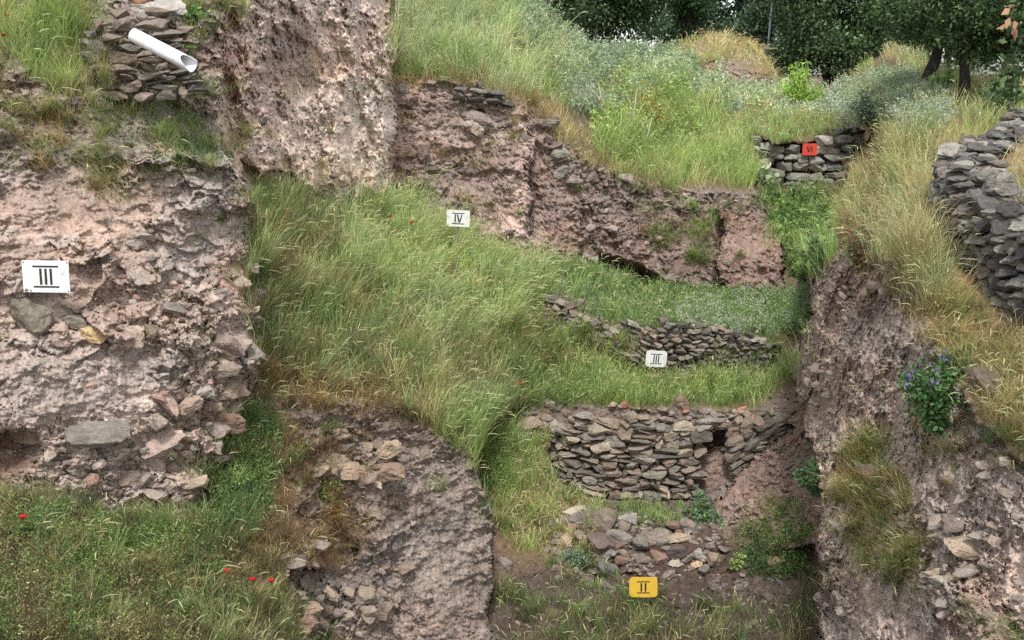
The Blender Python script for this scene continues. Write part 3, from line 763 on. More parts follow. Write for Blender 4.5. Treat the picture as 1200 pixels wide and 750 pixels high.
rock(470, 105, 22, 14, s2l((140, 132, 124)), 'grey squared stone at the top left corner of the brown middle cliff', out=.6, boxy=4)
rock(468, 118, 26, 8, s2l((128, 118, 110)), 'thin grey slab below the squared stone at the middle cliff corner', out=.6)
# right bank
rock(1158, 455, 40, 44, s2l((122, 110, 98)), 'rounded brown boulder on the right bank below the dry grass', out=.3)
rock(1128, 640, 80, 22, s2l((172, 156, 136)), 'long layered pale slab in the lower right bank', roll=-.2, out=.35, boxy=3.4)
rock(1118, 672, 72, 26, s2l((164, 148, 128)), 'wide flaky pale stone under the long slab in the lower right bank', roll=-.08, out=.35, boxy=3.2)
rock(1116, 656, 30, 14, s2l((148, 136, 124)), 'small stone wedged between two flaky slabs in the right bank', out=.45)
rock(1138, 702, 38, 18, s2l((172, 154, 134)), 'pale pointed stone below the flaky slabs in the right bank', roll=-.3, out=.35)
rock(1114, 610, 22, 20, s2l((134, 122, 112)), 'square grey stone above the long slab in the right bank', out=.35, boxy=4.2)
rock(1178, 541, 22, 14, s2l((178, 164, 150)), 'pale stone high on the right bank by the frame edge', out=.4)
rock(1026, 552, 36, 16, s2l((124, 108, 98)), 'brown stone half hidden in grass on the right bank', out=.4)
rock(970, 702, 40, 22, s2l((130, 118, 110)), 'grey stone jutting from the corner of the right bank', out=.3)
rock(1022, 338, 22, 14, s2l((120, 106, 98)), 'dark stone high in the crumbling right bank', out=.4)
for k, (x, y, w, h) in enumerate([(958, 432, 22, 14), (948, 418, 18, 12), (962, 452, 24, 12), (950, 448, 16, 14), (972, 462, 18, 14), (960, 470, 22, 12), (940, 432, 16, 12), (975, 440, 16, 12)]):
    rock(x, y, w, h, GB, 'fist-sized grey stone in the old wall stub at the left edge of the right bank', 'stones of the wall stub in the right bank', seed=k, sub=3, out=.5)
# smaller embedded stones, loose group per place
def scatter(poly, n, smin, smax, cols, label, group, seed, out=.3, name='small_stone', sub=2, Yb=None):
    rng = np.random.default_rng(seed); a = np.array(poly); k = 0
    while k < n:
        x, y = rng.uniform(a[:, 0].min(), a[:, 0].max()), rng.uniform(a[:, 1].min(), a[:, 1].max())
        if not inpoly(np.array([x]), np.array([y]), poly)[0]: continue
        w = smin * (smax / smin) ** (rng.random() ** 1.8)
        rock(x, y, w * rng.uniform(.9, 1.3), w * rng.uniform(.5, .85), cols[rng.integers(len(cols))], label, group, seed=seed + k, sub=sub, out=out, roll=rng.uniform(-.5, .5), name=name, cat='stone')
        k += 1
scatter([(130, 330), (300, 300), (305, 440), (240, 590), (150, 590), (180, 460)], 34, 8, 20, [PKS, LG, GB, s2l((170, 140, 124))], 'small broken stone set in the pink earth near the right edge of the left cliff', 'small stones in the left cliff edge', 201)
scatter([(0, 540), (130, 520), (140, 585), (20, 575)], 12, 7, 16, [LG, GB, PKS], 'small stone in the loose earth at the foot of the left cliff', 'small stones at the left cliff foot', 202)
scatter([(340, 640), (470, 640), (470, 748), (370, 748)], 16, 9, 22, [GB, s2l((150, 132, 118)), GREYP * 1.2], 'small brown stone in the rubble layer at the lower left of the buttress', 'stones in the buttress rubble layer', 203)
scatter([(650, 600), (850, 600), (860, 670), (660, 665)], 34, 9, 24, [G2, G4, G2, GB, s2l((140, 116, 102))], 'small loose stone in the rubble heap between the tall wall and the yellow sign', 'small stones of the rubble heap', 204, out=.6)
scatter([(470, 110), (620, 130), (620, 290), (480, 230)], 28, 6, 14, [s2l((140, 122, 112)), s2l((110, 95, 88)), s2l((170, 154, 142))], 'small stone in the brown middle cliff above the white IV sign', 'small stones in the middle cliff', 205, out=.45)
scatter([(630, 150), (690, 200), (880, 230), (905, 320), (700, 290), (640, 260)], 34, 6, 14, [s2l((140, 124, 114)), s2l((112, 98, 90)), s2l((160, 146, 136))], 'small stone in the brown cliff under the grassy upper slope', 'small stones in the back cliff', 206, out=.45)
scatter([(1070, 560), (1200, 580), (1200, 740), (1060, 740)], 16, 8, 22, [GB, LG, s2l((160, 144, 130)), G2], 'small stone in the crumbling lower part of the right bank', 'small stones in the right bank', 207, out=.35)
scatter([(470, 0), (400, 0), (300, 10), (290, 180), (440, 220), (462, 130)], 22, 6, 13, [s2l((190, 172, 160)), s2l((130, 116, 106)), LG], 'small stone in the pale cliff at the back left', 'small stones in the pale cliff', 208, out=.45)
scatter([(700, 472), (930, 482), (920, 492), (700, 480)], 14, 8, 14, [G1, G3, s2l((180, 130, 110)), LG], 'small stone lying along the top of the tall wall', 'loose stones on the tall wall', 209, out=.9)
scatter([(1000, 300), (1060, 330), (1100, 440), (1060, 500), (970, 420)], 16, 7, 14, [GB, G5, LG], 'small stone in the upper part of the right bank', 'small stones high in the right bank', 210, out=.35)

# crumbled earth and broken stone that nobody could count
VAR = [stone_verts(np.random.default_rng(900 + k), (1, .8, .75), 2 if k < 8 else 1, 3.2, 9, .06) for k in range(16)]
def T_smooth(px, py):
    i, j = gidx(px, py)
    return SMO.reshape(NR, NC)[np.clip(i.astype(int), 0, NR - 1), np.clip(j.astype(int), 0, NC - 1)]

def rubble(label, poly, n, smin, smax, cols, seed, out=.1, flat=.65, name='rubble'):
    rng = np.random.default_rng(seed); a = np.array(poly, float)
    x = rng.uniform(a[:, 0].min(), a[:, 0].max(), n * 6); y = rng.uniform(a[:, 1].min(), a[:, 1].max(), n * 6)
    c = fbm(np.stack([x / 30, y / 22, x * 0 + seed], -1), 3, .55, 5)
    sm_ = T_smooth(x, y)
    m = inpoly(x, y, poly) & (rng.random(len(x)) < np.clip(.25 + 2.6 * c, .03, 1) * (1 - sm_) ** 2)
    x, y = x[m][:n], y[m][:n]
    p = T(x, y); k = p[:, 1] / FPX
    s_ = smin * (smax / smin) ** (rng.random(len(x)) ** 2.4) * k / 2
    bag = Bag(); cols = np.array(cols)
    for i in range(len(x)):
        px_ = s_[i] / k[i] * 2
        v, f = VAR[rng.integers(8) if px_ > 9 else 8 + rng.integers(8)]
        v = v * s_[i] * np.array([rng.uniform(.9, 1.5), 1, rng.uniform(flat, 1)])
        v = v @ rot_euler(rng, .5).T
        d = p[i] - np.array([0, 0, CAMZ]); d /= np.linalg.norm(d)
        bag.add(v + p[i] - d * s_[i] * out, tris=f, c=(.45 * cols[rng.integers(len(cols))] + .55 * cols.mean(0)) * rng.uniform(.78, 1.15))
    return tag(bag.build(name, M_EARTHSTONE, smooth=False), label, 'rubble', kind='stuff')
EP = s2l((172, 155, 144)); EB = s2l((146, 128, 116)); EG = s2l((148, 140, 132)); ED = s2l((120, 102, 92)); EY = s2l((186, 168, 142))
rubble('crumbled pink earth and stone chips over the face of the left cliff', [(0, 210), (280, 205), (300, 440), (240, 595), (0, 570)], 560, 3, 11, [EP, EP, EB, EG, EY], 1)
rubble('broken stone rubble at the right edge of the left cliff', [(150, 270), (300, 330), (305, 460), (240, 600), (150, 590), (190, 440)], 330, 5, 26, [EP, EP, EB, EG, EY], 2, .25)
rubble('loose rubble under the dark hollow at the left cliff foot', [(0, 530), (150, 510), (200, 590), (0, 580)], 160, 4, 18, [EP, EB, EG, ED], 3, .25)
rubble('crumbled earth and stone chips over the buttress', [(340, 480), (520, 505), (572, 600), (572, 750), (340, 750)], 520, 3, 10, [GREYP * 1.2, EB, EG, EG], 4)
rubble('broken stone layer at the lower left of the buttress', [(330, 650), (470, 600), (480, 750), (350, 750)], 170, 6, 28, [EB, EG, EP, EY, ED], 5, .3)
rubble('broken stones in the ledge of the buttress', [(370, 500), (470, 510), (470, 570), (370, 575)], 150, 6, 22, [EB, EY, EP, ED], 6, .3)
rubble('crumbled pale earth over the back left cliff', [(258, -20), (460, -20), (460, 225), (290, 225)], 420, 3, 10, [EP * 1.1, EP, EG, EB], 7)
rubble('crumbled earth and stones over the brown middle cliff', [(462, 98), (620, 118), (628, 300), (480, 245)], 520, 3, 12, [EB, ED, EP, EG], 8, .1)
rubble('broken stones along the brink of the folded cliff', [(600, 112), (650, 140), (700, 190), (690, 230), (640, 190)], 180, 5, 20, [EG, EB, EG, ED], 9, .3)
rubble('crumbled earth and stones over the cliff under the upper slope', [(630, 150), (690, 195), (880, 226), (918, 335), (740, 318), (640, 300)], 520, 3, 12, [EB, ED, EP, EG], 10, .1)
rubble('crumbled earth over the upper right bank', [(952, 305), (1060, 315), (1100, 440), (1060, 560), (965, 560), (940, 470)], 380, 3, 12, [EB, ED, EG, EP], 11, .05)
rubble('flaky stone rubble over the lower right bank', [(970, 560), (1080, 500), (1200, 570), (1200, 750), (970, 750)], 420, 3, 26, [EG, EB, EP, EG], 12, .0, .35)
rubble('stones and grit of the rubble heap', [(640, 600), (850, 605), (860, 678), (640, 680)], 220, 4, 20, [EG, EB, s2l((130, 124, 116)), EP], 13, .4)
rubble('grit and pebbles on the trench floor and earth fan', [(580, 670), (960, 440), (960, 750), (580, 750)], 700, 2, 8, [EG, EB, ED, EP], 14, .4)
rubble('clods and stones on the fan of loose earth', [(960, 410), (985, 520), (950, 640), (850, 640), (845, 590), (905, 500)], 260, 3, 14, [SLOPE * 1.5, EB, ED, EG], 18, .3)
rubble('stones and soil fallen among the grass by the tall wall', [(600, 480), (660, 475), (930, 485), (930, 500), (660, 490), (620, 520)], 150, 4, 16, [EG, EB, EP], 15, .4)
rubble('crumbled soil on the top left bank', [(0, 60), (250, 100), (260, 210), (0, 200)], 400, 3, 11, [EB, EG, EP], 16, .2)
rubble('stones of the ruined end of the low terrace wall', [(625, 345), (665, 345), (740, 385), (740, 412), (640, 400)], 200, 5, 18, [EG, EB, ED], 17, .4)

# ------------------------------------------------------------------ numeral signs
M_WHITE = paint_material('white_sign_paint', (.68, .69, .67), .55, .6)
M_YELLOW = paint_material('yellow_sign_paint', (.66, .42, .045), .5, .35, (.3, .2, .06))
M_RED = paint_material('red_sign_paint', (.62, .065, .04), .5, .3, (.3, .1, .06))
M_BLACK = paint_material('black_letter_paint', (.018, .018, .022), .5, .2, (.12, .12, .12))
M_STEEL, *_ = new_mat('rusty_post'); _[2].inputs['Base Color'].default_value = (.12, .09, .07, 1); _[2].inputs['Roughness'].default_value = .7
M_NAIL = paint_material('rusty_nail', (.16, .09, .06), .6, .5)

def bm_obj(name, bm, mat, parent):
    me = bpy.data.meshes.new(name); bm.to_mesh(me); bm.free()
    return link(name, me, mat, parent)

def prism(bm, outline, y0, y1):
    a = [bm.verts.new((x, y0, z)) for x, z in outline]; b = [bm.verts.new((x, y1, z)) for x, z in outline]
    bm.faces.new(a); bm.faces.new(b[::-1]); n = len(a)
    for k in range(n): bm.faces.new((a[k], b[k], b[(k + 1) % n], a[(k + 1) % n]))

def stroke(bm, x0, z0, x1, z1, w, y0, y1):
    d = Vector((x1 - x0, z1 - z0)).normalized() * w / 2; n = (-d.y, d.x)
    prism(bm, [(x0 + n[0], z0 + n[1]), (x1 + n[0], z1 + n[1]), (x1 - n[0], z1 - n[1]), (x0 - n[0], z0 - n[1])], y0, y1)

def sign(label, px, py, wp, hp, mat, text, Y, yaw=0, roll=0, tilt=0, corner=.02, post=0, bars=.55, nails=True, sw=.05, hh=.25, lettermat=None, bent=False):
    if Y is None:      # pressed against the highest lumps of the face behind it
        gx_, gy_ = np.meshgrid(np.linspace(px - wp / 2, px + wp / 2, 24), np.linspace(py - hp / 2, py + hp / 2, 18))
        Y = float(np.percentile(T(gx_.ravel(), gy_.ravel())[:, 1], 2)) - .01
    p = V(px, py, Y); k = p.y / FPX
    w, h = wp * k, hp * k / math.cos(.15)
    t = empty('numeral_sign', p); t.rotation_euler = (tilt, roll, yaw)
    tag(t, label, 'sign')
    c = corner * w
    bm = bmesh.new()
    if bent:
        jit = np.random.default_rng(3).uniform(-.012, .012, 20) * w
        out = [(-w / 2 + c, -h / 2), (-.1 * w, -h / 2 + jit[0]), (.2 * w, -h / 2 + jit[1]), (w / 2 - c * .8, -h / 2 + jit[2]), (w / 2, -h / 2 + c), (w / 2 + jit[3], 0), (w / 2 + jit[4], h / 2 - c * .4), (w / 2 - c * .4, h / 2),
               (.1 * w, h / 2 + jit[5]), (-.2 * w, h / 2 + jit[6]), (-w / 2 + c, h / 2), (-w / 2, h / 2 - c), (-w / 2 + jit[7], 0), (-w / 2, -h / 2 + c)]
    else:
        out = []
        for sx, sz, a0 in ((1, 1, 0), (-1, 1, 90), (-1, -1, 180), (1, -1, 270)):
            for q_ in range(4):
                a = R(a0 + q_ * 30); out.append((sx * (w / 2 - c) + c * math.cos(a), sz * (h / 2 - c) + c * math.sin(a)))
    prism(bm, out, -.006, .006)
    bmesh.ops.recalc_face_normals(bm, faces=bm.faces)
    plate = bm_obj('plate', bm, mat, t)
    bm = bmesh.new(); y0, y1 = -.0105, -.0062
    g = .11 * w; n = len(text)
    xs_ = {'III': [('I', -g), ('I', 0), ('I', g)], 'II': [('I', -.075 * w), ('I', .075 * w)], 'IV': [('I', -.13 * w), ('V', .06 * w)], 'VI': [('V', -.08 * w), ('I', .13 * w)]}[text]
    H = hh * h
    for chh, x in xs_:
        if chh == 'I': stroke(bm, x, -H, x, H, sw * w, y0, y1)
        else:
            stroke(bm, x - .10 * w, H, x - .005 * w, -H, sw * w, y0, y1)
            stroke(bm, x + .10 * w, H, x + .005 * w, -H, sw * w * .8, y0 - .0009, y1)
    for sz in (1, -1):
        z = sz * (H + .07 * h); b = bars * w / 2
        if bars: stroke(bm, -b, z, b, z, .035 * w, y0, y1)
    bmesh.ops.recalc_face_normals(bm, faces=bm.faces)
    bm_obj('numeral', bm, lettermat or M_BLACK, t)
    if nails:
        for sx in (-1, 1):
            for sz in (-1, 1):
                bm = bmesh.new()
                bmesh.ops.create_uvsphere(bm, u_segments=8, v_segments=5, radius=.008 if Y < 15 else .014)
                bmesh.ops.translate(bm, verts=bm.verts, vec=(sx * w * .465, -.008, sz * h * .45))
                bm_obj('nail', bm, M_NAIL, t)
    if post:
        bag = Bag(); tube(bag, [(0, .03, h * .3), (0, .03, -h / 2 - post)], .02, 8)
        bag.build('post', M_STEEL, t)
    return t
sign('large white sign with the numeral III nailed to the pink earth cliff', 54, 324, 54, 38, M_WHITE, 'III', None, yaw=R(4), roll=R(1.5), corner=.01)
sign('white sign with the numeral IV half sunk in tall grass under the brown cliff', 537, 256, 27, 19, M_WHITE, 'IV', 22.7, yaw=R(-4), roll=R(2), corner=.04, post=1.5, nails=False, sw=.06)
sign('white sign with rounded corners and the numeral III on the low terrace wall', 769, 420.5, 26, 20, M_WHITE, 'III', 23.75, yaw=R(6), roll=R(4), corner=.14, nails=False, sw=.055, hh=.22)
sign('yellow sign with bent corners and the numeral II below the rubble', 754, 688, 35.5, 27, M_YELLOW, 'II', 17.35, yaw=R(-3), roll=R(-1.5), corner=.09, bent=True, post=.35, nails=False, sw=.06, bars=.45, hh=.21)
sign('red sign with the numeral VI in front of the wall of squared blocks', 949, 175, 17, 13.5, M_RED, 'VI', 39.2, roll=R(1), corner=.08, nails=True, sw=.085, bars=.0, hh=.24)

# ------------------------------------------------------------------ white pipe lying on the masonry
M_PIPE = paint_material('white_plastic_pipe', (.70, .70, .71), .4, .5)
a, b = V(156, 41, 13.42), V(226, 77, 13.15)
ax = (b - a); Lp = ax.length; rp = .083
bm = bmesh.new(); n = 36
rings = []
cut = [0.0] * n
for s_, r_ in ((0, rp), (.6, rp), (1, rp), (1, rp * .9), (.6, rp * .9), (0, rp * .9)):
    ring = []
    for k in range(n):
        an = 2 * math.pi * k / n
        s2 = s_ * Lp
        if s_ == 1: s2 -= .15 * max(0, math.cos(an - 2.35)) ** 1.2
        ring.append(bm.verts.new((r_ * math.cos(an), r_ * math.sin(an), s2)))
    rings.append(ring)
for k in range(6):
    A, B_ = rings[k], rings[(k + 1) % 6]
    for i in range(n): bm.faces.new((A[i], A[(i + 1) % n], B_[(i + 1) % n], B_[i]))
bmesh.ops.recalc_face_normals(bm, faces=bm.faces)
for f in bm.faces: f.smooth = True
pipe = bm_obj('drain_pipe', bm, M_PIPE, None)
pipe.location = a; pipe.rotation_euler = ax.to_track_quat('Z', 'Y').to_euler()
md = pipe.modifiers.new('edge', 'EDGE_SPLIT'); md.split_angle = R(40)
tag(pipe, 'short white plastic pipe with a slanted cut end lying over broken masonry', 'pipe')

# ------------------------------------------------------------------ pole far behind
pb = P(899, 75, 62.0); t = empty('lamp_pole', pb)
tag(t, 'thin grey pole with a small white box in front of the far trees', 'pole')
M_GALV = paint_material('grey_pole_paint', (.42, .45, .5), .5, .2)
bag = Bag(); tube(bag, [(0, 0, 0), (.02, 0, 1.6), (.12, 0, 3.25)], .055, 10); bag.build('pole', M_GALV, t)
bag = Bag(); tube(bag, [(.06, -.06, 2.55), (.065, -.06, 2.62)], .1, 10); bag.build('clamp', M_GALV, t)
bm = bmesh.new(); bmesh.ops.create_cube(bm, size=1, matrix=Matrix.Translation((-.02, -.14, .85)) @ Matrix.Rotation(.15, 4, 'Y') @ Matrix.Diagonal((.34, .16, .14, 1)))
bmesh.ops.bevel(bm, geom=bm.edges[:], offset=.02, segments=2, affect='EDGES')
bm_obj('junction_box', bm, M_WHITE, t)

# ------------------------------------------------------------------ plants
def unit(a): return a / (np.linalg.norm(a, axis=-1, keepdims=True) + 1e-9)

def blades(bag, rng, pos, H, W, col, bend, az, lean=None, K=4, tipcol=None):
    n = len(pos)
    ts = np.linspace(0, 1, K)
    d = np.stack([np.cos(az), np.sin(az), np.zeros(n)], -1)
    sa = az + math.pi / 2 + rng.uniform(-.9, .9, n)
    sd_ = np.stack([np.cos(sa), np.sin(sa), np.zeros(n)], -1)
    up = np.array([0, 0, 1.0]) + (lean if lean is not None else 0)
    up = np.broadcast_to(up, (n, 3))
    wp = np.array([.8, 1, .75, .12]) if K == 4 else np.interp(ts, [0, .3, .8, 1], [.8, 1, .6, .1])
    V_ = np.zeros((n, K, 2, 3))
    for k, t in enumerate(ts):
        c = pos + up * (H * (t - .42 * bend * t * t * t))[:, None] + d * (H * bend * .85 * t * t)[:, None]
        V_[:, k, 0] = c - sd_ * (W * wp[k] / 2)[:, None]; V_[:, k, 1] = c + sd_ * (W * wp[k] / 2)[:, None]
    b = np.arange(n)[:, None] * (2 * K)
    Q = np.concatenate([b + np.array([2 * k, 2 * k + 1, 2 * k + 3, 2 * k + 2])[None] for k in range(K - 1)])
    C = np.repeat(col[:, None, :], 2 * K, 1)
    if tipcol is not None:
        C = C.reshape(n, K, 2, 3); f = np.clip(ts - .35, 0, 1)[None, :, None, None]
        C = C * (1 - f) + tipcol[:, None, None, :] * f; C = C.reshape(n, 2 * K, 3)
    bag.add(V_.reshape(-1, 3), Q, None, C.reshape(-1, 3))
    tip = V_[:, -1].mean(1); tg = unit(V_[:, -1].mean(1) - V_[:, -2].mean(1))
    return tip, tg, d

def heads(bag, rng, tip, tg, d, L, W, col):
    """drooping seed heads: a flat spindle and a second one across it"""
    n = len(tip); K = 5
    ts = np.linspace(0, 1, K); wp = np.array([.25, .9, 1, .75, .1])
    for turn in (0, 1):
        s = unit(np.cross(tg, np.array([0, 0, 1.0]) + 0 * tg)) if turn == 0 else unit(np.cross(tg, np.cross(tg, np.array([0.01, 0, 1.0]) + 0 * tg)))
        V_ = np.zeros((n, K, 2, 3))
        for k, t in enumerate(ts):
            c = tip - tg * .01 + tg * (L * t)[:, None] + d * (L * .22 * t * t)[:, None] - np.array([0, 0, 1.0]) * (L * .38 * t * t)[:, None]
            V_[:, k, 0] = c - s * (W * wp[k] / 2)[:, None]; V_[:, k, 1] = c + s * (W * wp[k] / 2)[:, None]
        b = np.arange(n)[:, None] * (2 * K)
        Q = np.concatenate([b + np.array([2 * k, 2 * k + 1, 2 * k + 3, 2 * k + 2])[None] for k in range(K - 1)])
        bag.add(V_.reshape(-1, 3), Q, None, np.repeat(col, 2 * K, 0))

def leaves(bag, rng, pos, size, col, out=None, asp=.5, droop=.0):
    """small folded leaves, each two triangles each side of its midrib"""
    n = len(pos)
    a = rng.normal(size=(n, 3)); a = unit(a)
    if out is not None: a = unit(a * .8 + out)
    a[:, 2] -= droop; a = unit(a)
    r = unit(np.cross(a, unit(rng.normal(size=(n, 3)))))
    nn = np.cross(a, r)
    L = size[:, None]
    V_ = np.stack([pos, pos + a * L * .45 + r * L * asp * .5 + nn * L * .08, pos + a * L, pos + a * L * .45 - r * L * asp * .5 + nn * L * .08], 1)
    b = np.arange(n)[:, None] * 4
    bag.add(V_.reshape(-1, 3), b + np.array([[0, 1, 2, 3]]), None, np.repeat(col, 4, 0))

def pick(rng, pal, n, key=None):
    cs = np.array([p[0] for p in pal]); w = np.array([p[1] for p in pal], float); w /= w.sum()
    cw = np.cumsum(w)
    r = rng.random(n)
    if key is not None: r = np.clip(.62 * key + .38 * r, 0, .9999)     # neighbours take neighbouring colours
    k = np.searchsorted(cw, r); k = np.minimum(k, len(pal) - 1)
    return cs[k] * rng.uniform(.72, 1.3, (n, 1)) * np.array([1.12, 1.12, 1.1])

GRN = s2l((122, 148, 84)); LIM = s2l((164, 184, 112)); BLU = s2l((134, 154, 116)); PALEG = s2l((188, 198, 160)); DKG = s2l((78, 102, 62))
OLV = s2l((132, 132, 86)); STR = s2l((212, 198, 154)); ORA = s2l((178, 146, 100)); RUS = s2l((126, 100, 78)); HAY = s2l((190, 180, 134)); GRY = s2l((166, 176, 154)); BRN = s2l((92, 76, 62))
LUSH = [(DKG, .6), (GRN, 2), (LIM, 1.6), (GRN, .8), (OLV, .5)]
LUSHP = [(BLU, .8), (GRN, 1.4), (LIM, 2.2), (HAY, .9), (PALEG, .9)]
MIXED = [(RUS, 1), (ORA, .5), (BLU, 1.3), (GRN, 1.2), (OLV, .8), (DKG, .5), (LIM, 1.1), (HAY, 1.3)]
DRYP = [(OLV, 1), (HAY, 1.4), (STR, .8), (ORA, .9), (RUS, .8), (GRN, .4)]
RUST = [(BRN, .5), (RUS, 1.5), (ORA, .8), (HAY, 1.2), (OLV, .8), (GRN, .8)]
WEED = [(DKG, 1.6), (GRN, 1.2), (OLV, 1), (BRN, .8), (HAY, .4)]

def sample(rng, poly, n, thin=.5, scale=26, seed=0):
    a = np.array(poly, float)
    px = np.zeros(0); py = np.zeros(0); kk = np.zeros(0)
    while len(px) < n:
        x = rng.uniform(a[:, 0].min(), a[:, 0].max(), n * 2); y = rng.uniform(a[:, 1].min(), a[:, 1].max(), n * 2)
        q = np.stack([x / scale, y / scale * 1.3, np.full_like(x, seed * 3.7)], -1)
        jx = 14 * vnoise(q * 1.7, 4) + rng.normal(0, 5, len(x)); jy = 11 * vnoise(q * 1.7 + 9, 5) + rng.normal(0, 4, len(x))
        c = .5 + .9 * fbm(q, 3, .55, 9)
        m = inpoly(x + jx, y + jy, poly) & (rng.random(len(x)) < (1 - thin) + thin * np.clip(c * 1.6 - .3, 0, 1))
        kq = np.clip(.5 + 1.1 * fbm(q * .55 + 77, 3, .55, 12), 0, 1)
        px = np.r_[px, x[m]]; py = np.r_[py, y[m]]; kk = np.r_[kk, kq[m]]
    return px[:n], py[:n], kk[:n]

def grass(label, poly, n, H, pal, headp=.1, hang=0.0, thin=.6, seed=1, name='grass', cat='grass', headcol=(s2l((214, 208, 168)), s2l((200, 206, 160))), wmul=1.0, bend=(.12, .8), scale=26, wind=None, off=0.0):
    rng = np.random.default_rng(seed)
    nt_ = max(6, int(n / 75)); nf = int(n * .36)
    tx, ty, tk = sample(rng, poly, nt_, thin, scale, seed)             # tufts: blades springing from one spot
    fx, fy, fk = sample(rng, poly, nf, thin, scale, seed + 1000)       # and blades in between
    ti = rng.integers(nt_, size=n - nf)
    rad = rng.uniform(2, 12, nt_)[ti]
    px = np.r_[tx[ti] + rng.normal(0, 1, n - nf) * rad, fx]; py = np.r_[ty[ti] + rng.normal(0, .6, n - nf) * rad, fy]
    key = np.r_[tk[ti], fk]
    th = np.r_[rng.uniform(.7, 1.5, nt_)[ti], rng.uniform(.35, .85, nf)]
    pos = T(px, py); D = pos[:, 1]
    pos = pos - np.array([0, 0, .02])
    h = rng.uniform(H[0], H[1], n) * th * (.6 + .8 * np.clip(.5 + .9 * fbm(np.stack([px / 19, py / 19, px * 0 + seed], -1), 3, .5, 15), 0, 1))
    w = np.maximum(.0045, D * .00044) * rng.uniform(.6, 1.35, n) * wmul
    col = pick(rng, pal, n, key)
    tc = pick(rng, pal, nt_) * rng.uniform(.8, 1.25, (nt_, 1))
    col[:n - nf] = .35 * col[:n - nf] + .65 * tc[ti] * rng.uniform(.8, 1.2, (n - nf, 1))
    az = rng.uniform(0, 2 * math.pi, n)
    if wind is not None: az = wind + rng.normal(0, 1.5, n)
    bd = rng.uniform(bend[0], bend[1], n)
    lean = np.stack([rng.normal(0, .16, n), rng.normal(0, .12, n) - .10 - hang, np.zeros(n) - hang * .6], -1)
    tl = rng.normal(0, .24, (nt_, 2))
    lean[:n - nf, :2] += tl[ti]
    if off: pos = pos + unit(np.array([0, 0, CAMZ]) - pos) * off
    bag = Bag()
    tip, tg, d = blades(bag, rng, pos, h, w, col, bd, az, lean, tipcol=np.clip(col * 1.25 + .015, 0, 1))
    m = rng.random(n) < headp * (.25 if D.mean() < 15 else .42)
    if m.any():
        k = m.sum(); hc = np.array(headcol)[rng.integers(len(headcol), size=k)] * rng.uniform(.85, 1.25, (k, 1))
        heads(bag, rng, tip[m], tg[m], d[m], rng.uniform(.08, .15, k) * (1 + D[m] / 60), np.maximum(.011, D[m] * .00075) * rng.uniform(.6, 1.3, k), hc)
    o = bag.build(name, M_GRASS)
    return tag(o, label, cat, kind='stuff')

def herbs(label, poly, n, H, pal, lsize=(.02, .05), nl=14, thin=.6, seed=1, name='weeds', cat='weeds', flower=None, asp=.4, scale=30, fp=.3, hang=0):
    rng = np.random.default_rng(seed)
    px, py, key = sample(rng, poly, n, thin, scale, seed)
    pos = T(px, py); h = rng.uniform(*H, n); D = pos[:, 1]
    col = pick(rng, pal, n, key)
    lean = np.stack([rng.normal(0, .3, n), rng.normal(-.12, .25, n) - hang, np.zeros(n) - hang * .5], -1)
    bag = Bag()
    az = rng.uniform(0, 6.28, n); bd = rng.uniform(.1, .6, n)
    blades(bag, rng, pos, h, np.maximum(.004, D * .0003), col * .8, bd, az, lean)
    t = rng.uniform(.1, 1, (n, nl))
    d = np.stack([np.cos(az), np.sin(az), 0 * az], -1)
    c = pos[:, None] + (np.array([0, 0, 1.0]) + lean)[:, None] * (h[:, None] * (t - .42 * bd[:, None] * t ** 3))[..., None] + d[:, None] * (h[:, None] * bd[:, None] * .85 * t * t)[..., None]
    c = c + rng.normal(0, .018, c.shape) * (1 + D / 20)[:, None, None]
    s = rng.uniform(*lsize, (n, nl)) * (1.25 - .6 * t) * (1 + D[:, None] / 40)
    leaves(bag, rng, c.reshape(-1, 3), s.ravel(), np.repeat(col, nl, 0) * rng.uniform(.75, 1.3, (n * nl, 1)), asp=asp)
    if flower is not None:
        m = rng.random(n) < fp; k = m.sum()
        tips = pos[m] + (np.array([0, 0, 1.0]) + lean[m]) * (h[m] * (1 - .42 * bd[m]))[:, None] + d[m] * (h[m] * bd[m] * .85)[:, None]
        tips = np.repeat(tips, 5, 0) + rng.normal(0, .02, (k * 5, 3))
        leaves(bag, rng, tips, np.full(k * 5, .03) * (1 + np.repeat(D[m], 5) / 40), np.tile(flower, (k * 5, 1)) * rng.uniform(.8, 1.2, (k * 5, 1)), asp=.8)
    return tag(bag.build(name, M_LEAF), label, cat, kind='stuff')

# near left slope
grass('short mixed grass and dry stalks covering the slope at the lower left', [(-30, 575), (60, 580), (150, 608), (240, 612), (330, 655), (345, 700), (400, 752), (420, 775), (-30, 775)], 15000, (.12, .36), [(BRN, 2.2), (DKG, 1.6), (GRN, 1.0), (OLV, 1.2), (HAY, .7), (RUS, 1.6)], .04, seed=1, thin=.75, scale=40)
herbs('small leafy weeds with fine stems on the slope at the lower left', [(-30, 580), (150, 612), (240, 630), (290, 700), (200, 775), (-30, 775)], 2300, (.12, .36), WEED, (.016, .04), 14, seed=2)
herbs('blue green thistly weeds among the grass of the lower left slope', [(-20, 600), (150, 620), (300, 680), (250, 760), (-20, 760)], 140, (.15, .3), [(BLU, 1.5), (GRN, 1)], (.025, .05), 16, seed=201, thin=.9, asp=.35)
grass('bright green grass at the bottom edge left of the buttress', [(200, 680), (310, 690), (340, 740), (400, 775), (190, 775)], 3600, (.12, .34), [(GRN, 1.4), (BLU, .8), (OLV, 1), (HAY, .8), (LIM, .7)], .1, seed=3)
grass('green grass tuft at the foot of the pink earth cliff', [(95, 600), (190, 598), (215, 640), (120, 650)], 2600, (.12, .3), LUSH, .06, seed=4, hang=.2)
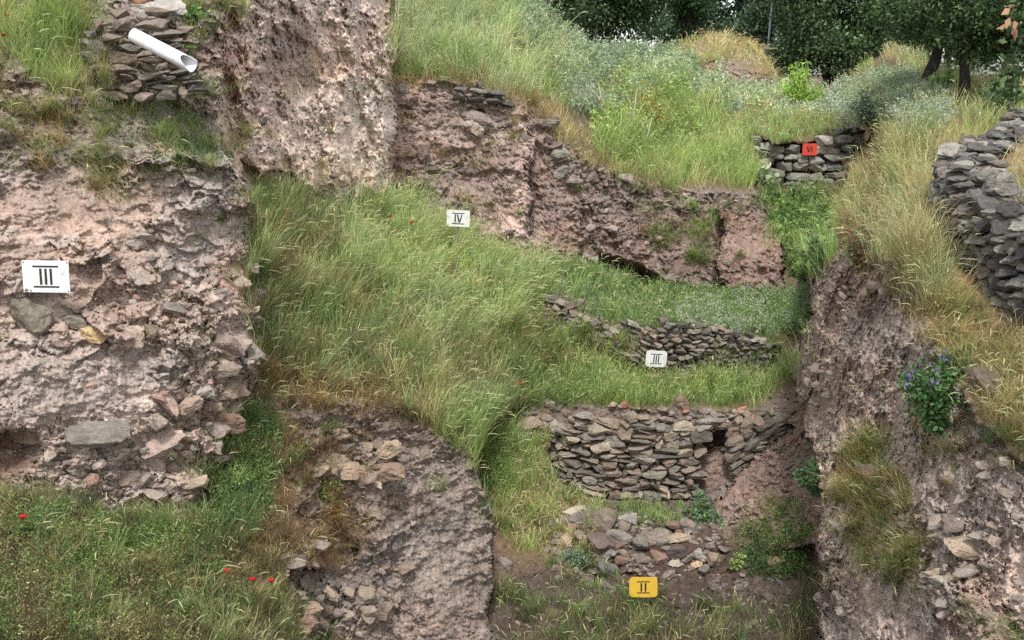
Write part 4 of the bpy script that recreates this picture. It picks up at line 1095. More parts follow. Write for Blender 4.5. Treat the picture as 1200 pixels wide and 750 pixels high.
grass('lush grass filling the cleft between the left cliff and the buttress', [(232, 640), (236, 570), (262, 505), (290, 465), (318, 490), (330, 560), (290, 640)], 6500, (.14, .42), [(RUS, .8), (DKG, .8), (GRN, 1.6), (BLU, 1), (OLV, 1), (LIM, .9), (HAY, .5)], .06, seed=5, hang=.15, thin=.75)
herbs('leafy green weeds in the cleft beside the left cliff', [(236, 620), (250, 540), (290, 480), (325, 510), (320, 590), (280, 640)], 500, (.14, .4), [(DKG, 1), (GRN, 1.5), (LIM, .6)], (.02, .05), 16, seed=6)
grass('rusty dry grass hanging between the cleft and the buttress', [(285, 600), (330, 500), (380, 500), (410, 560), (420, 640), (350, 665), (270, 640)], 6000, (.12, .36), RUST, .05, seed=7, hang=.45, thin=.85)
grass('dry stalks hanging over the left part of the buttress', [(385, 560), (420, 575), (440, 640), (400, 660)], 900, (.2, .45), [(RUS, 2), (ORA, 1), (HAY, .7)], 0, seed=8, hang=1.0)
# left cliff top
grass('tall grass on the bank at the top left corner', [(-30, -30), (110, -30), (118, 60), (108, 110), (70, 115), (10, 60), (-30, 70)], 7500, (.2, .55), [(BLU, .7), (GRN, 1), (LIM, 1.6), (HAY, 1.2), (ORA, .4)], .06, seed=9, hang=.25, thin=.3)
grass('dry and green grass draped over the brink above the white III sign', [(-30, 60), (40, 90), (110, 110), (150, 190), (150, 240), (110, 225), (60, 200), (-30, 195)], 4200, (.1, .32), [(GRN, 1.1), (OLV, 1.2), (HAY, 1), (ORA, .6), (RUS, .9)], .03, seed=10, hang=.5, thin=.95)
grass('green grass clumps below the broken masonry under the pipe', [(115, 130), (190, 110), (245, 90), (258, 200), (210, 210), (180, 150), (120, 165)], 3000, (.1, .28), [(DKG, .8), (GRN, 1.6), (OLV, .9), (HAY, .8)], .02, seed=11, hang=.4, thin=.95)
grass('grass fringe over the broken masonry at the top of the frame', [(205, -30), (310, -30), (290, 30), (240, 60), (215, 30)], 3000, (.15, .4), [(GRN, 1), (OLV, 1), (LIM, .6), (HAY, .8)], .04, seed=12, hang=.3)
# big middle slope
grass('grass and weeds along the top of the middle slope under the pale cliff', [(296, 200), (350, 222), (400, 240), (440, 228), (460, 260), (400, 300), (300, 330)], 8500, (.16, .46), [(BLU, 1.2), (GRN, 1.2), (OLV, .9), (HAY, 1), (RUS, .6)], .1, seed=13, thin=.45)
grass('tall lush grass with drooping pale heads below the white IV sign', [(400, 245), (455, 235), (520, 262), (610, 300), (650, 345), (630, 390), (560, 400), (470, 370), (420, 330)], 21000, (.3, .72), LUSHP, .3, seed=14, thin=.55, wind=.4)
grass('blue green and yellow grass across the middle slope', [(290, 310), (420, 310), (560, 380), (640, 390), (645, 470), (600, 500), (560, 540), (500, 500), (440, 460), (310, 440)], 27000, (.22, .66), MIXED, .1, seed=15, thin=.65, wind=.3, scale=34)
grass('reddish dry grass along the lip of the buttress', [(300, 400), (400, 420), (500, 450), (545, 520), (500, 500), (440, 482), (360, 478), (300, 470)], 8000, (.14, .4), [(OLV, 1), (RUS, 1.6), (ORA, 1), (HAY, .8), (GRN, .5)], .06, seed=16, hang=.3)
grass('green grass spilling into the passage right of the buttress', [(505, 480), (560, 470), (600, 500), (620, 560), (590, 610), (570, 560), (540, 525)], 8500, (.25, .6), LUSH, .1, seed=17)
grass('yellowish grass on the slope left of the tall wall', [(578, 520), (640, 500), (665, 570), (700, 600), (680, 650), (600, 640), (578, 600)], 9000, (.15, .42), [(GRN, 1), (OLV, 1), (LIM, 1), (HAY, 1), (ORA, .5)], .12, seed=18, hang=.1)
# terraces
grass('bright green grass on the terrace above the tall wall', [(610, 385), (700, 428), (760, 440), (800, 448), (880, 440), (915, 450), (880, 472), (780, 476), (640, 472), (610, 470)], 17000, (.22, .5), [(DKG, .4), (GRN, 1.6), (LIM, 2), (OLV, .8), (HAY, .6), (ORA, .3)], .1, seed=19, thin=.4)
grass('sparse grass over the face of the low terrace wall', [(650, 380), (730, 400), (770, 440), (650, 420)], 2200, (.15, .4), [(GRN, 1), (OLV, 1), (LIM, .7), (HAY, .8)], .1, seed=20, off=.4)
grass('green grass growing over the right end of the low terrace wall', [(835, 415), (912, 400), (930, 430), (880, 460), (820, 455)], 3600, (.2, .42), [(DKG, 1), (GRN, 2), (OLV, .8), (HAY, .4)], .05, seed=21, off=.4)
grass('deep green grass on the terrace below the brown back cliff', [(630, 315), (690, 312), (740, 330), (790, 345), (850, 360), (800, 388), (740, 380), (700, 372), (650, 345)], 11000, (.25, .6), [(DKG, 1), (GRN, 2), (BLU, .8), (LIM, .9)], .15, seed=22, thin=.3)
herbs('grey green thistly herbs with lilac flowers at the foot of the brown back cliff', [(775, 350), (850, 350), (946, 350), (946, 395), (900, 398), (800, 390)], 1700, (.3, .62), [(BLU, 1.5), (GRN, 1), (GRY, .8)], (.03, .06), 20, seed=23, flower=s2l((170, 150, 176)), fp=.05)
# upper slope
grass('tall pale grass on the upper slope beside the pale cliff', [(458, -30), (600, -30), (650, 60), (700, 130), (640, 130), (600, 108), (540, 92), (460, 92)], 17000, (.4, .9), [(BLU, 1), (GRN, 1), (LIM, 1.6), (PALEG, 1.8), (HAY, .9)], .25, seed=24, thin=.3)
grass('dry orange grass fringe along the brink of the brown cliffs', [(458, 80), (540, 80), (600, 92), (650, 120), (700, 178), (745, 198), (800, 212), (800, 226), (740, 212), (690, 196), (640, 146), (600, 114), (540, 99), (458, 98)], 5200, (.2, .5), DRYP, .05, seed=25, hang=.25)
grass('bright yellow green grass on the brink left of the red sign', [(700, 130), (800, 90), (870, 120), (884, 215), (800, 222), (740, 208), (700, 185)], 16000, (.35, .8), [(GRN, 1.6), (LIM, 2.6), (OLV, .5), (HAY, .6)], .1, seed=26, thin=.3)
herbs('grey green wormwood along the crest of the upper slope', [(575, -20), (640, 20), (700, 62), (790, 66), (850, 105), (870, 140), (780, 110), (700, 140), (650, 110), (600, 40)], 2600, (.4, .9), [(GRY, 2), (BLU, 1.4), (PALEG, 1)], (.05, .1), 18, seed=27, asp=.3)
herbs('leafy yellow green herbs on the upper slope', [(690, 90), (800, 90), (820, 150), (740, 190), (690, 150)], 800, (.4, .8), [(GRN, 1), (LIM, 1), (OLV, .8)], (.05, .1), 18, seed=28, flower=s2l((190, 170, 90)), fp=.3)
grass('dry reddish tipped grass on top of the far mound', [(782, 48), (840, 36), (900, 52), (908, 95), (880, 72), (840, 70), (785, 72)], 4000, (.2, .5), [(HAY, 1.5), (LIM, 1.6), (STR, 1), (ORA, .3)], .3, seed=29, headcol=(STR, s2l((190, 150, 130))))
grass('grass on the terrace above the wall of squared blocks', [(870, 108), (1000, 112), (1010, 150), (968, 154), (950, 166), (905, 168), (880, 160), (872, 140)], 7500, (.25, .55), [(BLU, 1), (GRN, 1.5), (LIM, 1.3), (HAY, 1), (ORA, .4)], .1, seed=30)
herbs('pale grey green herbs on the far terrace', [(820, 100), (900, 105), (1000, 105), (1000, 140), (880, 135)], 800, (.3, .6), [(GRY, 2), (PALEG, 1), (HAY, .6)], (.05, .09), 16, seed=31)
grass('lush grass in the gully below the wall of squared blocks', [(885, 226), (990, 232), (985, 270), (950, 330), (925, 320), (912, 260)], 8000, (.28, .55), [(DKG, .8), (GRN, 2), (LIM, 1.2), (BLU, .8)], .04, seed=32)
herbs('broad leaved green weeds in the gully below the wall of squared blocks', [(895, 230), (985, 236), (975, 290), (940, 340), (915, 280)], 200, (.2, .45), [(DKG, 2), (GRN, 1.2), (s2l((88, 120, 70)), 1)], (.05, .12), 16, seed=33, asp=.6)
# right
grass('tall straw coloured grass on the right bank between the gully and the stone wall', [(985, 290), (990, 225), (1010, 190), (1040, 150), (1100, 165), (1095, 260), (1110, 330), (1085, 380), (1060, 320), (1010, 305)], 15000, (.35, .8), [(BLU, .8), (GRN, 1.3), (OLV, 1.3), (HAY, 1.8), (STR, .8), (ORA, .6), (RUS, .5)], .15, seed=34, thin=.5)
herbs('dark tangled weeds on the brink where the right bank meets the gully', [(985, 290), (990, 230), (1020, 180), (1045, 200), (1030, 300), (1000, 320)], 700, (.25, .55), [(DKG, 1), (RUS, 1), (OLV, 1), (BRN, .6)], (.04, .08), 14, seed=341)
grass('rusty dry grass at the foot of the curved stone wall', [(1080, 330), (1120, 340), (1160, 385), (1215, 420), (1400, 480), (1400, 590), (1215, 520), (1150, 480), (1110, 420), (1085, 380)], 24000, (.15, .42), [(OLV, 1.1), (HAY, 1.5), (ORA, .8), (RUS, .6), (GRN, 1.2)], .12, seed=35, hang=.2)
grass('dry grass inside the bend of the curved stone wall', [(1140, 225), (1175, 195), (1215, 170), (1420, 150), (1420, 260), (1215, 262), (1165, 240)], 5000, (.25, .55), DRYP, .1, seed=36)
grass('grass under the oaks beyond the right bank', [(1000, 100), (1050, 50), (1110, 90), (1215, 110), (1200, 150), (1120, 175), (1030, 150)], 9000, (.3, .7), [(BLU, .8), (GRN, 1), (HAY, 1.6), (LIM, 1), (OLV, .6)], .1, seed=37)
herbs('grey green wormwood under the oaks', [(1000, 100), (1060, 92), (1110, 115), (1110, 160), (1030, 150), (990, 130)], 1500, (.4, .8), [(GRY, 2), (BLU, 1.5)], (.05, .09), 18, seed=38, asp=.3)
grass('green and brown grass hanging down the corner of the right bank', [(985, 520), (1030, 510), (1060, 570), (1072, 640), (1050, 690), (1000, 660), (980, 590)], 11000, (.3, .62), [(DKG, .8), (GRN, 1.6), (OLV, 1.2), (HAY, .9), (ORA, .6), (RUS, .5)], .04, seed=39, hang=.5, thin=.5)
grass('dry tufts on the crumbling brink of the right bank', [(985, 290), (1060, 318), (1090, 390), (1130, 470), (1110, 470), (1060, 370), (1000, 315)], 2600, (.12, .35), [(OLV, 1), (HAY, 1), (RUS, 1.4), (GRN, .6)], .03, seed=40, hang=.6)
grass('dark grass hanging over the brink at the right edge of the frame', [(1130, 490), (1215, 510), (1215, 560), (1150, 520)], 1800, (.12, .35), [(DKG, 1), (OLV, 1), (RUS, 1)], .03, seed=41, hang=.5)
# trench floor
grass('short grass on the trench floor around the yellow sign', [(575, 690), (720, 690), (850, 710), (960, 700), (960, 775), (575, 775)], 8000, (.14, .4), [(DKG, 2), (BRN, 1), (GRN, .9), (OLV, 1.2), (HAY, .5)], .07, seed=42, thin=.9)
grass('weedy grass on the slope of loose earth at the right of the trench floor', [(850, 620), (900, 580), (960, 580), (960, 690), (880, 680)], 1700, (.14, .36), [(DKG, 1.4), (GRN, .8), (OLV, 1), (BRN, 1.2)], .05, seed=43, thin=.9)
herbs('leafy green weeds on the loose earth at the right of the trench floor', [(860, 620), (920, 590), (950, 620), (930, 680), (870, 670)], 260, (.14, .35), [(GRN, 1), (DKG, 1.2), (OLV, .8)], (.03, .06), 14, seed=44, flower=s2l((190, 186, 120)), fp=.02)
grass('green strip of low grass at the foot of the tall wall', [(690, 590), (790, 592), (800, 612), (760, 620), (700, 606)], 2200, (.08, .22), LUSH, 0, seed=45)
grass('grass in the rubble heap above the yellow sign', [(640, 640), (700, 650), (730, 690), (640, 690)], 1500, (.12, .3), WEED, .05, seed=46, thin=.8)
grass('long green grass hanging on the brown back cliff', [(762, 250), (788, 245), (790, 290), (768, 290)], 500, (.3, .6), LUSH, 0, seed=47, hang=.7)
grass('second long tuft of green grass hanging on the brown back cliff further right', [(806, 240), (838, 238), (842, 300), (812, 310)], 900, (.35, .75), LUSH, 0, seed=48, hang=.7)
grass('green sprig of grass hanging on the smooth face of the buttress', [(508, 560), (524, 558), (526, 575), (512, 578)], 130, (.15, .4), LUSH, .1, seed=49, hang=.6)

grass('dry and green grass growing over the broken masonry under the white pipe', [(95, 70), (130, 50), (150, 95), (240, 95), (235, 125), (105, 125)], 1100, (.12, .34), [(GRN, 1), (OLV, 1), (HAY, 1), (RUS, .8)], .03, seed=320, hang=.4, off=.38)
for lab, poly, n, H_, pal, sd in [
    ('bushy green tufts on the ledge between the broken masonry and the left cliff', [(100, 165), (180, 160), (255, 140), (275, 205), (200, 215), (110, 225)], 2200, (.12, .38), [(GRN, 1.5), (BLU, 1), (DKG, .6), (HAY, .8), (OLV, 1)], 316),
    ('straw and green tufts on the middle of the right bank', [(1060, 440), (1110, 450), (1150, 520), (1120, 570), (1070, 540)], 1500, (.12, .38), [(GRN, 1), (HAY, 1.2), (OLV, 1), (RUS, .8)], 317),
    ('grey green tuft at the lower right corner of the right bank', [(1130, 725), (1200, 715), (1210, 760), (1130, 765)], 700, (.12, .3), [(GRN, 1), (BLU, 1.2), (HAY, .7)], 318),
    ('green tufts on the left edge of the right bank', [(960, 560), (985, 590), (990, 690), (965, 690)], 500, (.15, .35), [(GRN, 1), (OLV, 1), (HAY, 1)], 319),
    ('brown dead weed clump standing in the tall grass below the white IV sign', [(520, 322), (575, 312), (590, 365), (540, 385)], 700, (.35, .7), [(RUS, 1.4), (BRN, 1.2), (HAY, .8), (ORA, .4)], 313),
    ('brown dry patch at the upper left of the middle slope', [(296, 255), (345, 275), (362, 330), (300, 345)], 1000, (.25, .5), [(RUS, 1.4), (BRN, 1), (ORA, .8), (HAY, 1)], 314),
    ('thatch of dead grass over the brink above the buttress', [(330, 430), (420, 428), (505, 470), (520, 500), (430, 478), (330, 470)], 2000, (.25, .5), [(RUS, 1.4), (BRN, 1), (HAY, 1.2), (ORA, .6)], 315),
    ('tangle of dry bent stalks over the slope at the lower left', [(-20, 590), (150, 615), (330, 660), (340, 720), (200, 770), (-20, 770)], 6500, (.15, .42), [(RUS, 1.4), (BRN, .7), (HAY, 1.4), (ORA, .8), (STR, .5), (OLV, .8)], 308),
    ('pale dry stalks hanging between the cleft and the buttress', [(290, 520), (380, 500), (430, 600), (420, 650), (290, 640)], 1300, (.2, .45), [(HAY, 1.4), (STR, .8), (RUS, 1.2), (ORA, .6)], 309),
    ('weeds along the crease between the top left bank and the pale cliff', [(250, 90), (275, 90), (305, 225), (285, 240), (258, 180)], 700, (.1, .35), [(OLV, 1), (GRN, 1.4), (HAY, .8), (RUS, .8)], 310),
    ('grass fringe along the right edge of the left cliff', [(286, 225), (306, 230), (314, 440), (296, 440)], 900, (.1, .35), [(OLV, 1), (GRN, 1.2), (HAY, .8), (RUS, 1)], 311),
    ('scattered brown dead weeds across the middle slope', [(300, 300), (420, 330), (560, 400), (600, 480), (520, 480), (320, 450)], 1800, (.2, .5), [(RUS, 1.4), (BRN, 1), (ORA, .6), (HAY, .8)], 312),
    ('sparse dry sprigs clinging to the pale back cliff', [(262, 60), (455, 40), (455, 225), (300, 230)], 1470, (.1, 0.38), [(OLV, 1), (RUS, 1), (HAY, 1), (GRN, .6)], 301),
    ('sparse dry sprigs clinging to the brown middle cliff', [(462, 100), (620, 120), (620, 290), (480, 240)], 1890, (.12, 0.40), [(OLV, 1), (RUS, 1), (HAY, 1), (GRN, .5)], 302),
    ('sparse dry sprigs clinging to the back cliff under the upper slope', [(630, 150), (690, 200), (880, 230), (910, 330), (700, 310)], 1890, (.12, 0.44), [(OLV, 1), (RUS, 1), (GRN, 1)], 303),
    ('sparse grass and dry roots on the right bank', [(960, 320), (1060, 330), (1200, 560), (1200, 745), (980, 745)], 3150, (.08, 0.33), [(OLV, 1), (RUS, 1.4), (BRN, 1), (HAY, .8), (GRN, .8)], 304),
    ('sparse grass and dry roots on the left cliff edge', [(150, 200), (285, 210), (300, 430), (250, 600), (150, 590), (210, 400)], 1680, (.06, 0.25), [(OLV, 1), (RUS, 1.4), (BRN, 1), (GRN, .7)], 305),
    ('sparse grass and dry roots on the upper part of the buttress', [(340, 490), (500, 500), (560, 560), (480, 620), (360, 600)], 1470, (.08, 0.33), [(OLV, 1), (RUS, 1.4), (BRN, 1), (HAY, .8)], 306),
    ('sparse weeds on the bare earth of the top left bank', [(0, 40), (250, 60), (260, 200), (0, 200)], 1890, (.08, 0.31), [(OLV, 1), (GRN, 1), (HAY, 1), (RUS, .8)], 307)]:
    grass(lab, poly, n, H_, pal, .02, seed=sd, hang=.55, thin=1.0, scale=18)

# ------------------------------------------------------------------ single plants
def shrub(label, px, py, wp, hp, pal, lsize, nleaf, seed, nst=9, Y=None, flower=None, name='shrub', cat='shrub', asp=.45, group=None, spread=1.0, stemcol=(.12, .09, .05), lean=(0, 0)):
    rng = np.random.default_rng(seed)
    b = T1(px, py) if Y is None else V(px, py, Y)
    k = b.y / FPX; w, h = wp * k, hp * k
    t = empty(name, b); tag(t, label, cat, group)
    st = Bag(); tips = []
    for i in range(nst):
        a = rng.uniform(0, 6.28); r = math.sqrt(rng.random()) * w / 2 * spread
        e = np.array([math.cos(a) * r + lean[0] * h, math.sin(a) * r * .8 + lean[1] * h, h * rng.uniform(.55, 1.0) * (1 - .45 * (r / (w / 2 + 1e-6)) ** 2)])
        m_ = e * np.array([.35, .35, .5]); pts = np.array([[0, 0, -.05], m_, e])
        tube(st, pts, [.012 + .006 * h, .008 + .004 * h, .003], 5, stemcol, cap=False); tips.append(pts)
    st.build('stem', M_LEAF, t)
    lf = Bag()
    per = nleaf // nst
    for pts in tips:
        tt = rng.uniform(.25, 1.05, per)
        c = np.where((tt < .5)[:, None], pts[0] + (pts[1] - pts[0]) * (tt / .5)[:, None], pts[1] + (pts[2] - pts[1]) * ((tt - .5) / .5)[:, None])
        c = c + rng.normal(0, 1, (per, 3)) * np.array([w, w, h * .7]) * .085
        c[:, 2] = np.maximum(c[:, 2], 0)
        col = pick(rng, pal, per) * rng.uniform(.8, 1.2)
        leaves(lf, rng, c, rng.uniform(*lsize, per), col, out=unit(c - np.array([0, 0, h * .3])) * .5, asp=asp)
        if flower is not None and rng.random() < .5:
            f = pts[2] + rng.normal(0, .03, (14, 3)) + np.array([0, 0, .04])
            leaves(lf, rng, f, np.full(14, lsize[1] * .7), np.tile(flower, (14, 1)) * rng.uniform(.7, 1.2, (14, 1)), asp=.8)
    lf.build('foliage', M_LEAF, t)
    return t
shrub('bright light green young shrub below the far trees', 936, 130, 48, 54, [(LIM, 2), (s2l((150, 190, 70)), 2), (GRN, .8)], (.10, .2), 2600, 61, 14, Y=47, asp=.4)
shrub('dark grey green bush right above the wall of squared blocks', 1020, 150, 46, 46, [(s2l((90, 108, 92)), 2), (GRY, .7), (DKG, 1)], (.06, .14), 2200, 62, 13, Y=36)
shrub('silvery green bush in front of the leaning oak trunk', 1068, 140, 60, 44, [(GRY, 2), (BLU, 1)], (.06, .12), 2200, 63, 14, Y=34, asp=.3)
shrub('small silvery bush on the far terrace left of the dark grey green one', 990, 150, 34, 28, [(GRY, 2), (PALEG, 1)], (.05, .1), 900, 64, 10, Y=39, asp=.3)
shrub('green bush with grape-like leaves beneath the right oak trunk', 1104, 124, 30, 42, [(GRN, 2), (LIM, 1), (DKG, 1)], (.1, .18), 1100, 65, 12, Y=35, asp=.75)
shrub('dark green bush at the upper right beside the end of the curved wall', 1170, 146, 56, 62, [(DKG, 2), (s2l((84, 104, 76)), 1.5), (GRN, .5)], (.08, .16), 2200, 66, 13, Y=28, asp=.6)
shrub('yellowish bush with orange seed heads on the upper slope', 758, 170, 90, 82, [(LIM, 1), (OLV, 1.4), (s2l((190, 160, 80)), 1)], (.06, .13), 2600, 67, 16, Y=37, asp=.4)
shrub('tall leafy plant with blue flower spikes on the right bank', 1102, 508, 96, 124, [(s2l((84, 120, 70)), 2), (s2l((66, 100, 62)), 2), (GRN, .8)], (.035, .085), 3600, 68, 22, flower=s2l((138, 132, 166)), name='flowering_plant', cat='plant', asp=.6)
shrub('dark green leafy plant at the top of the loose earth fan', 958, 578, 50, 50, [(s2l((72, 104, 74)), 2), (DKG, 1.5)], (.05, .11), 1300, 69, 12, asp=.45, Y=16.4, name='leafy_plant', cat='plant')
shrub('blue green leafy plant leaning beside the foot of the tall wall', 836, 628, 48, 58, [(s2l((96, 130, 96)), 2), (BLU, 1), (GRN, .7)], (.06, .12), 1300, 70, 12, asp=.4, Y=20.0, name='leafy_plant', cat='plant', lean=(-.25, 0))
shrub('pale large leaved plant at the left end of the wall of squared blocks', 897, 222, 24, 34, [(s2l((190, 204, 176)), 2), (PALEG, 1), (GRN, .6)], (.16, .3), 150, 71, 7, Y=38.4, asp=.8, name='leafy_plant', cat='plant')
shrub('small bright green sapling among dry stalks left of the buttress', 385, 592, 30, 60, [(GRN, 2), (LIM, 1.3)], (.025, .055), 700, 72, 8, asp=.6, name='sapling', cat='plant')
shrub('wiry dry shrublet lying on the slope at the lower left', 70, 660, 90, 30, [(HAY, 1), (OLV, 1), (GRN, 1)], (.012, .03), 260, 73, 10, asp=.4, stemcol=(.4, .34, .24), name='dry_shrub', cat='plant')
shrub('yellowish green weed at the right of the rubble heap', 862, 668, 22, 30, [(GRN, 1), (LIM, 1.5)], (.04, .08), 260, 74, 7, asp=.5, name='leafy_plant', cat='plant')
shrub('small bluish weed on the rubble beside the smooth purplish boulder', 672, 664, 32, 22, [(s2l((96, 122, 104)), 2), (BLU, 1)], (.04, .08), 400, 75, 9, asp=.5, name='leafy_plant', cat='plant')
shrub('grey green tuft of leaves under the slanted pipe end', 218, 66, 40, 34, [(BLU, 1), (GRN, 1), (OLV, .7)], (.03, .06), 600, 76, 9, asp=.4, name='leafy_plant', cat='plant')
shrub('fresh green weed rooted beside the pale capping slab', 226, 30, 28, 30, [(GRN, 2), (s2l((100, 140, 90)), 1)], (.04, .08), 300, 77, 7, asp=.6, name='leafy_plant', cat='plant')

M_PETAL = leaf_material('poppy_petal', .3, .6, .2)
def poppy(label, px, py, h=.4, size=.055):
    rng = np.random.default_rng(int(px * 3 + py))
    f = T1(px, py)
    k = f.y / FPX
    fl = f + (Vector((0, 0, CAMZ)) - f).normalized() * (.55 if f.y < 18 else .9)
    base = np.array([fl.x + rng.uniform(-.05, .05), fl.y + .05, fl.z - h])
    t = empty('poppy', base.tolist()); tag(t, label, 'poppy')
    top_ = np.array(fl) - base
    b = Bag(); tube(b, [(0, 0, -.1), (top_[0] * .3, top_[1] * .4, h * .55), top_], [.004, .0035, .003], 5, DKG); b.build('stem', M_LEAF, t)
    size = max(size * .9, 4.0 * k)
    for j in range(4):
        a = j * math.pi / 2 + .4; bm = Bag()
        d = np.array([math.cos(a), math.sin(a), 0]); s = np.array([-d[1], d[0], 0])
        rows = []
        for r_, z_, w_ in ((.05, 0, .12), (.45, .18, .55), (.85, .45, .62), (1.0, .62, .35)):
            for q_ in (-1, 0, 1): rows.append(top_ + size * (d * r_ * .8 + s * q_ * w_ * .8 + np.array([0, 0, z_ + .07 * abs(q_) + rng.uniform(-.05, .05)])))
        Q = [[r_ * 3 + c_, r_ * 3 + c_ + 1, r_ * 3 + c_ + 4, r_ * 3 + c_ + 3] for r_ in range(3) for c_ in range(2)]
        bm.add(rows, Q, None, np.array([.46, .016, .014])); bm.build('petal', M_PETAL, t)
    b = Bag(); v, ff = ICO[1]; b.add(v * .012 * size / .055 + top_ + np.array([0, 0, .01]), None, ff, (.03, .03, .02)); b.build('seed_pod', M_LEAF, t)
poppy('upper red poppy at the very left edge, in the grass of the top left bank', 8, 20)
poppy('lower red poppy at the very left edge, over bare earth of the top left bank', 4, 43)
poppy('red poppy among weeds at the left edge of the lower slope', 27, 608)
poppy('leftmost red poppy of the three beside the dark rounded stone', 266, 671)
poppy('middle red poppy of the three beside the dark rounded stone', 296, 681)
poppy('red poppy touching the dark rounded stone, rightmost of the three', 318, 682)
poppy('left red poppy of the pair in tall grass near the white IV sign', 456, 255)
poppy('right red poppy of the pair in tall grass near the white IV sign', 483, 262)
poppy('dull red poppy alone in the grass left of the tall wall', 610, 451)

# ------------------------------------------------------------------ trees
M_BARK = stone_material('bark', .15, .8)
def tree(label, base, height, crown, nclump, nleaf, pal, lsize, seed, trunk_r=.25, trunk_pts=None, name='oak_tree', cat='tree', group=None, bark=(.03, .026, .022), clump=(.28, .42), asp=.55, low=.0, nlimb=None, limb_from=.5):
    """tapered trunk, limbs reaching into leaf clumps spread through the crown's volume. crown = (cx, cy, cz, rx, ry, rz) from the base"""
    rng = np.random.default_rng(seed)
    t = empty(name, base); tag(t, label, cat, group)
    cx, cy, cz, rx, ry, rz = crown
    tk = np.array(trunk_pts if trunk_pts is not None else [(0, 0, -.2), (rng.uniform(-.1, .1), 0, height * .25), (cx * .5, cy * .5, height * .5), (cx, cy, cz + rz * .3)], float)
    b = Bag(); n = 14
    s = np.linspace(0, 1, n); u = np.linspace(0, 1, len(tk))
    pts = np.stack([np.interp(s, u, tk[:, k]) for k in range(3)], -1)
    pts[1:-1] = (pts[:-2] + 2 * pts[1:-1] + pts[2:]) / 4
    tube(b, pts, trunk_r * np.interp(s, [0, .08, .6, 1], [1.35, 1.0, .7, .2]), 9, bark, wob=.08, rng=rng)
    b.build('trunk', M_BARK, t)
    C = []
    while len(C) < nclump:
        p = rng.uniform(-1, 1, 3); r = np.linalg.norm(p)
        if r > 1 or r < .35: continue
        if p[2] < -.75 + low: continue
        C.append(p * (.82 + .18 * rng.random()) * np.array([rx, ry, rz]) + np.array([cx, cy, cz]))
    C = np.array(C)
    lb = Bag()
    for k in range(min(nlimb or 12, nclump)):
        o = pts[rng.integers(int(n * limb_from), n - 1)]
        m_ = (o + C[k]) / 2 + rng.normal(0, .12, 3) * rx * .4
        q_ = np.array([o, (o + m_) / 2 + rng.normal(0, .05, 3), m_, (m_ + C[k]) / 2 + rng.normal(0, .08, 3), C[k]])
        tube(lb, q_, trunk_r * np.array([.45, .36, .27, .18, .06]), 6, bark, cap=False)
    lb.build('limb', M_BARK, t)
    lf = Bag(); per = nleaf // nclump
    mr = (rx * ry * rz) ** (1 / 3)
    for c in C:
        r = rng.uniform(*clump) * mr
        p = unit(rng.normal(size=(per, 3))) * (rng.random(per) ** .55)[:, None]
        off = p * r * np.array([1.15, 1.15, .75])
        off = off * (1 + .35 * vnoise((off + c) * 2.2 / max(.4, r), 7))[:, None]
        pos = c + off
        col = pick(rng, pal, per) * rng.uniform(.7, 1.3)
        leaves(lf, rng, pos, rng.uniform(*lsize, per), col, out=unit(p) * .5 + np.array([0, 0, .2]), asp=asp, droop=.15)
    lf.build('crown', M_LEAF, t)
    return t
OK1 = [(s2l((58, 78, 48)), 2), (s2l((76, 96, 60)), 2), (s2l((104, 122, 82)), .9), (s2l((128, 146, 104)), .3), (s2l((44, 62, 42)), 1)]
OK2 = [(s2l((84, 106, 80)), 2), (s2l((104, 126, 96)), 1.5), (s2l((66, 88, 66)), 1)]
CYP = [(s2l((48, 70, 44)), 2), (s2l((62, 84, 50)), 1)]
def gbase(px, py, Y, dz=0):
    v = V(px, py, Y); return (v.x, v.y, v.z + dz)
def ztop(px, py, Y): return float(P(px, py, Y)[2])
def bg_tree(label, px, Y, w_px, y_low, y_top, nclump, nleaf, pal, lsize, seed, ybase=100, **kw):
    k = Y / FPX; b = V(px, ybase, Y)
    zl, zt = ztop(px, y_low, Y) - b.z, ztop(px, y_top, Y) - b.z
    rx = w_px * k / 2
    return tree(label, (b.x, b.y, b.z), zt, (0, 0, (zl + zt) / 2, rx, rx * .8, (zt - zl) / 2), nclump, nleaf, pal, lsize, seed, **kw)
bg_tree('broad dark oak behind the crest of the upper slope, sky showing through its lower branches', 712, 60, 165, 84, -110, 54, 32300, OK1, (0.112, 0.289), 81)
bg_tree('dark tree at the left end of the far tree line', 648, 66, 150, 84, -120, 40, 22100, OK1, (0.124, 0.306), 82)
bg_tree('grey green tree between the broad oak and the narrow dark cypress', 774, 76, 84, 92, -100, 34, 15000, OK2, (.15, .3), 93, name='leafy_tree')
bg_tree('narrow dark cypress behind the far mound', 805, 64, 46, 80, -120, 34, 14450, CYP, (0.099, 0.255), 83, name='cypress_tree', clump=(.3, .45))
bg_tree('pale grey green tree behind the far mound', 862, 78, 140, 110, -110, 54, 28900, OK2, (0.149, 0.357), 84, name='leafy_tree')
bg_tree('tall dense oak filling the gap right of the grey pole', 968, 60, 150, 122, -120, 70, 40800, OK1, (0.112, 0.289), 85)
bg_tree('grey green tree between the grey pole and the dense oak', 915, 72, 90, 118, -90, 34, 17000, OK2, (0.136, 0.323), 86, name='leafy_tree')
bg_tree('dark oak behind the dry hillock', 1045, 66, 120, 100, -120, 40, 22100, OK1, (0.124, 0.306), 87)
bg_tree('dark oak beyond the end of the curved wall', 1180, 46, 150, 112, -110, 48, 25500, OK1, (0.093, 0.255), 88)
bg_tree('distant oak showing between the leaning and the straight oak trunks', 1108, 70, 110, 120, -60, 34, 17000, OK2, (0.136, 0.323), 89, name='leafy_tree')
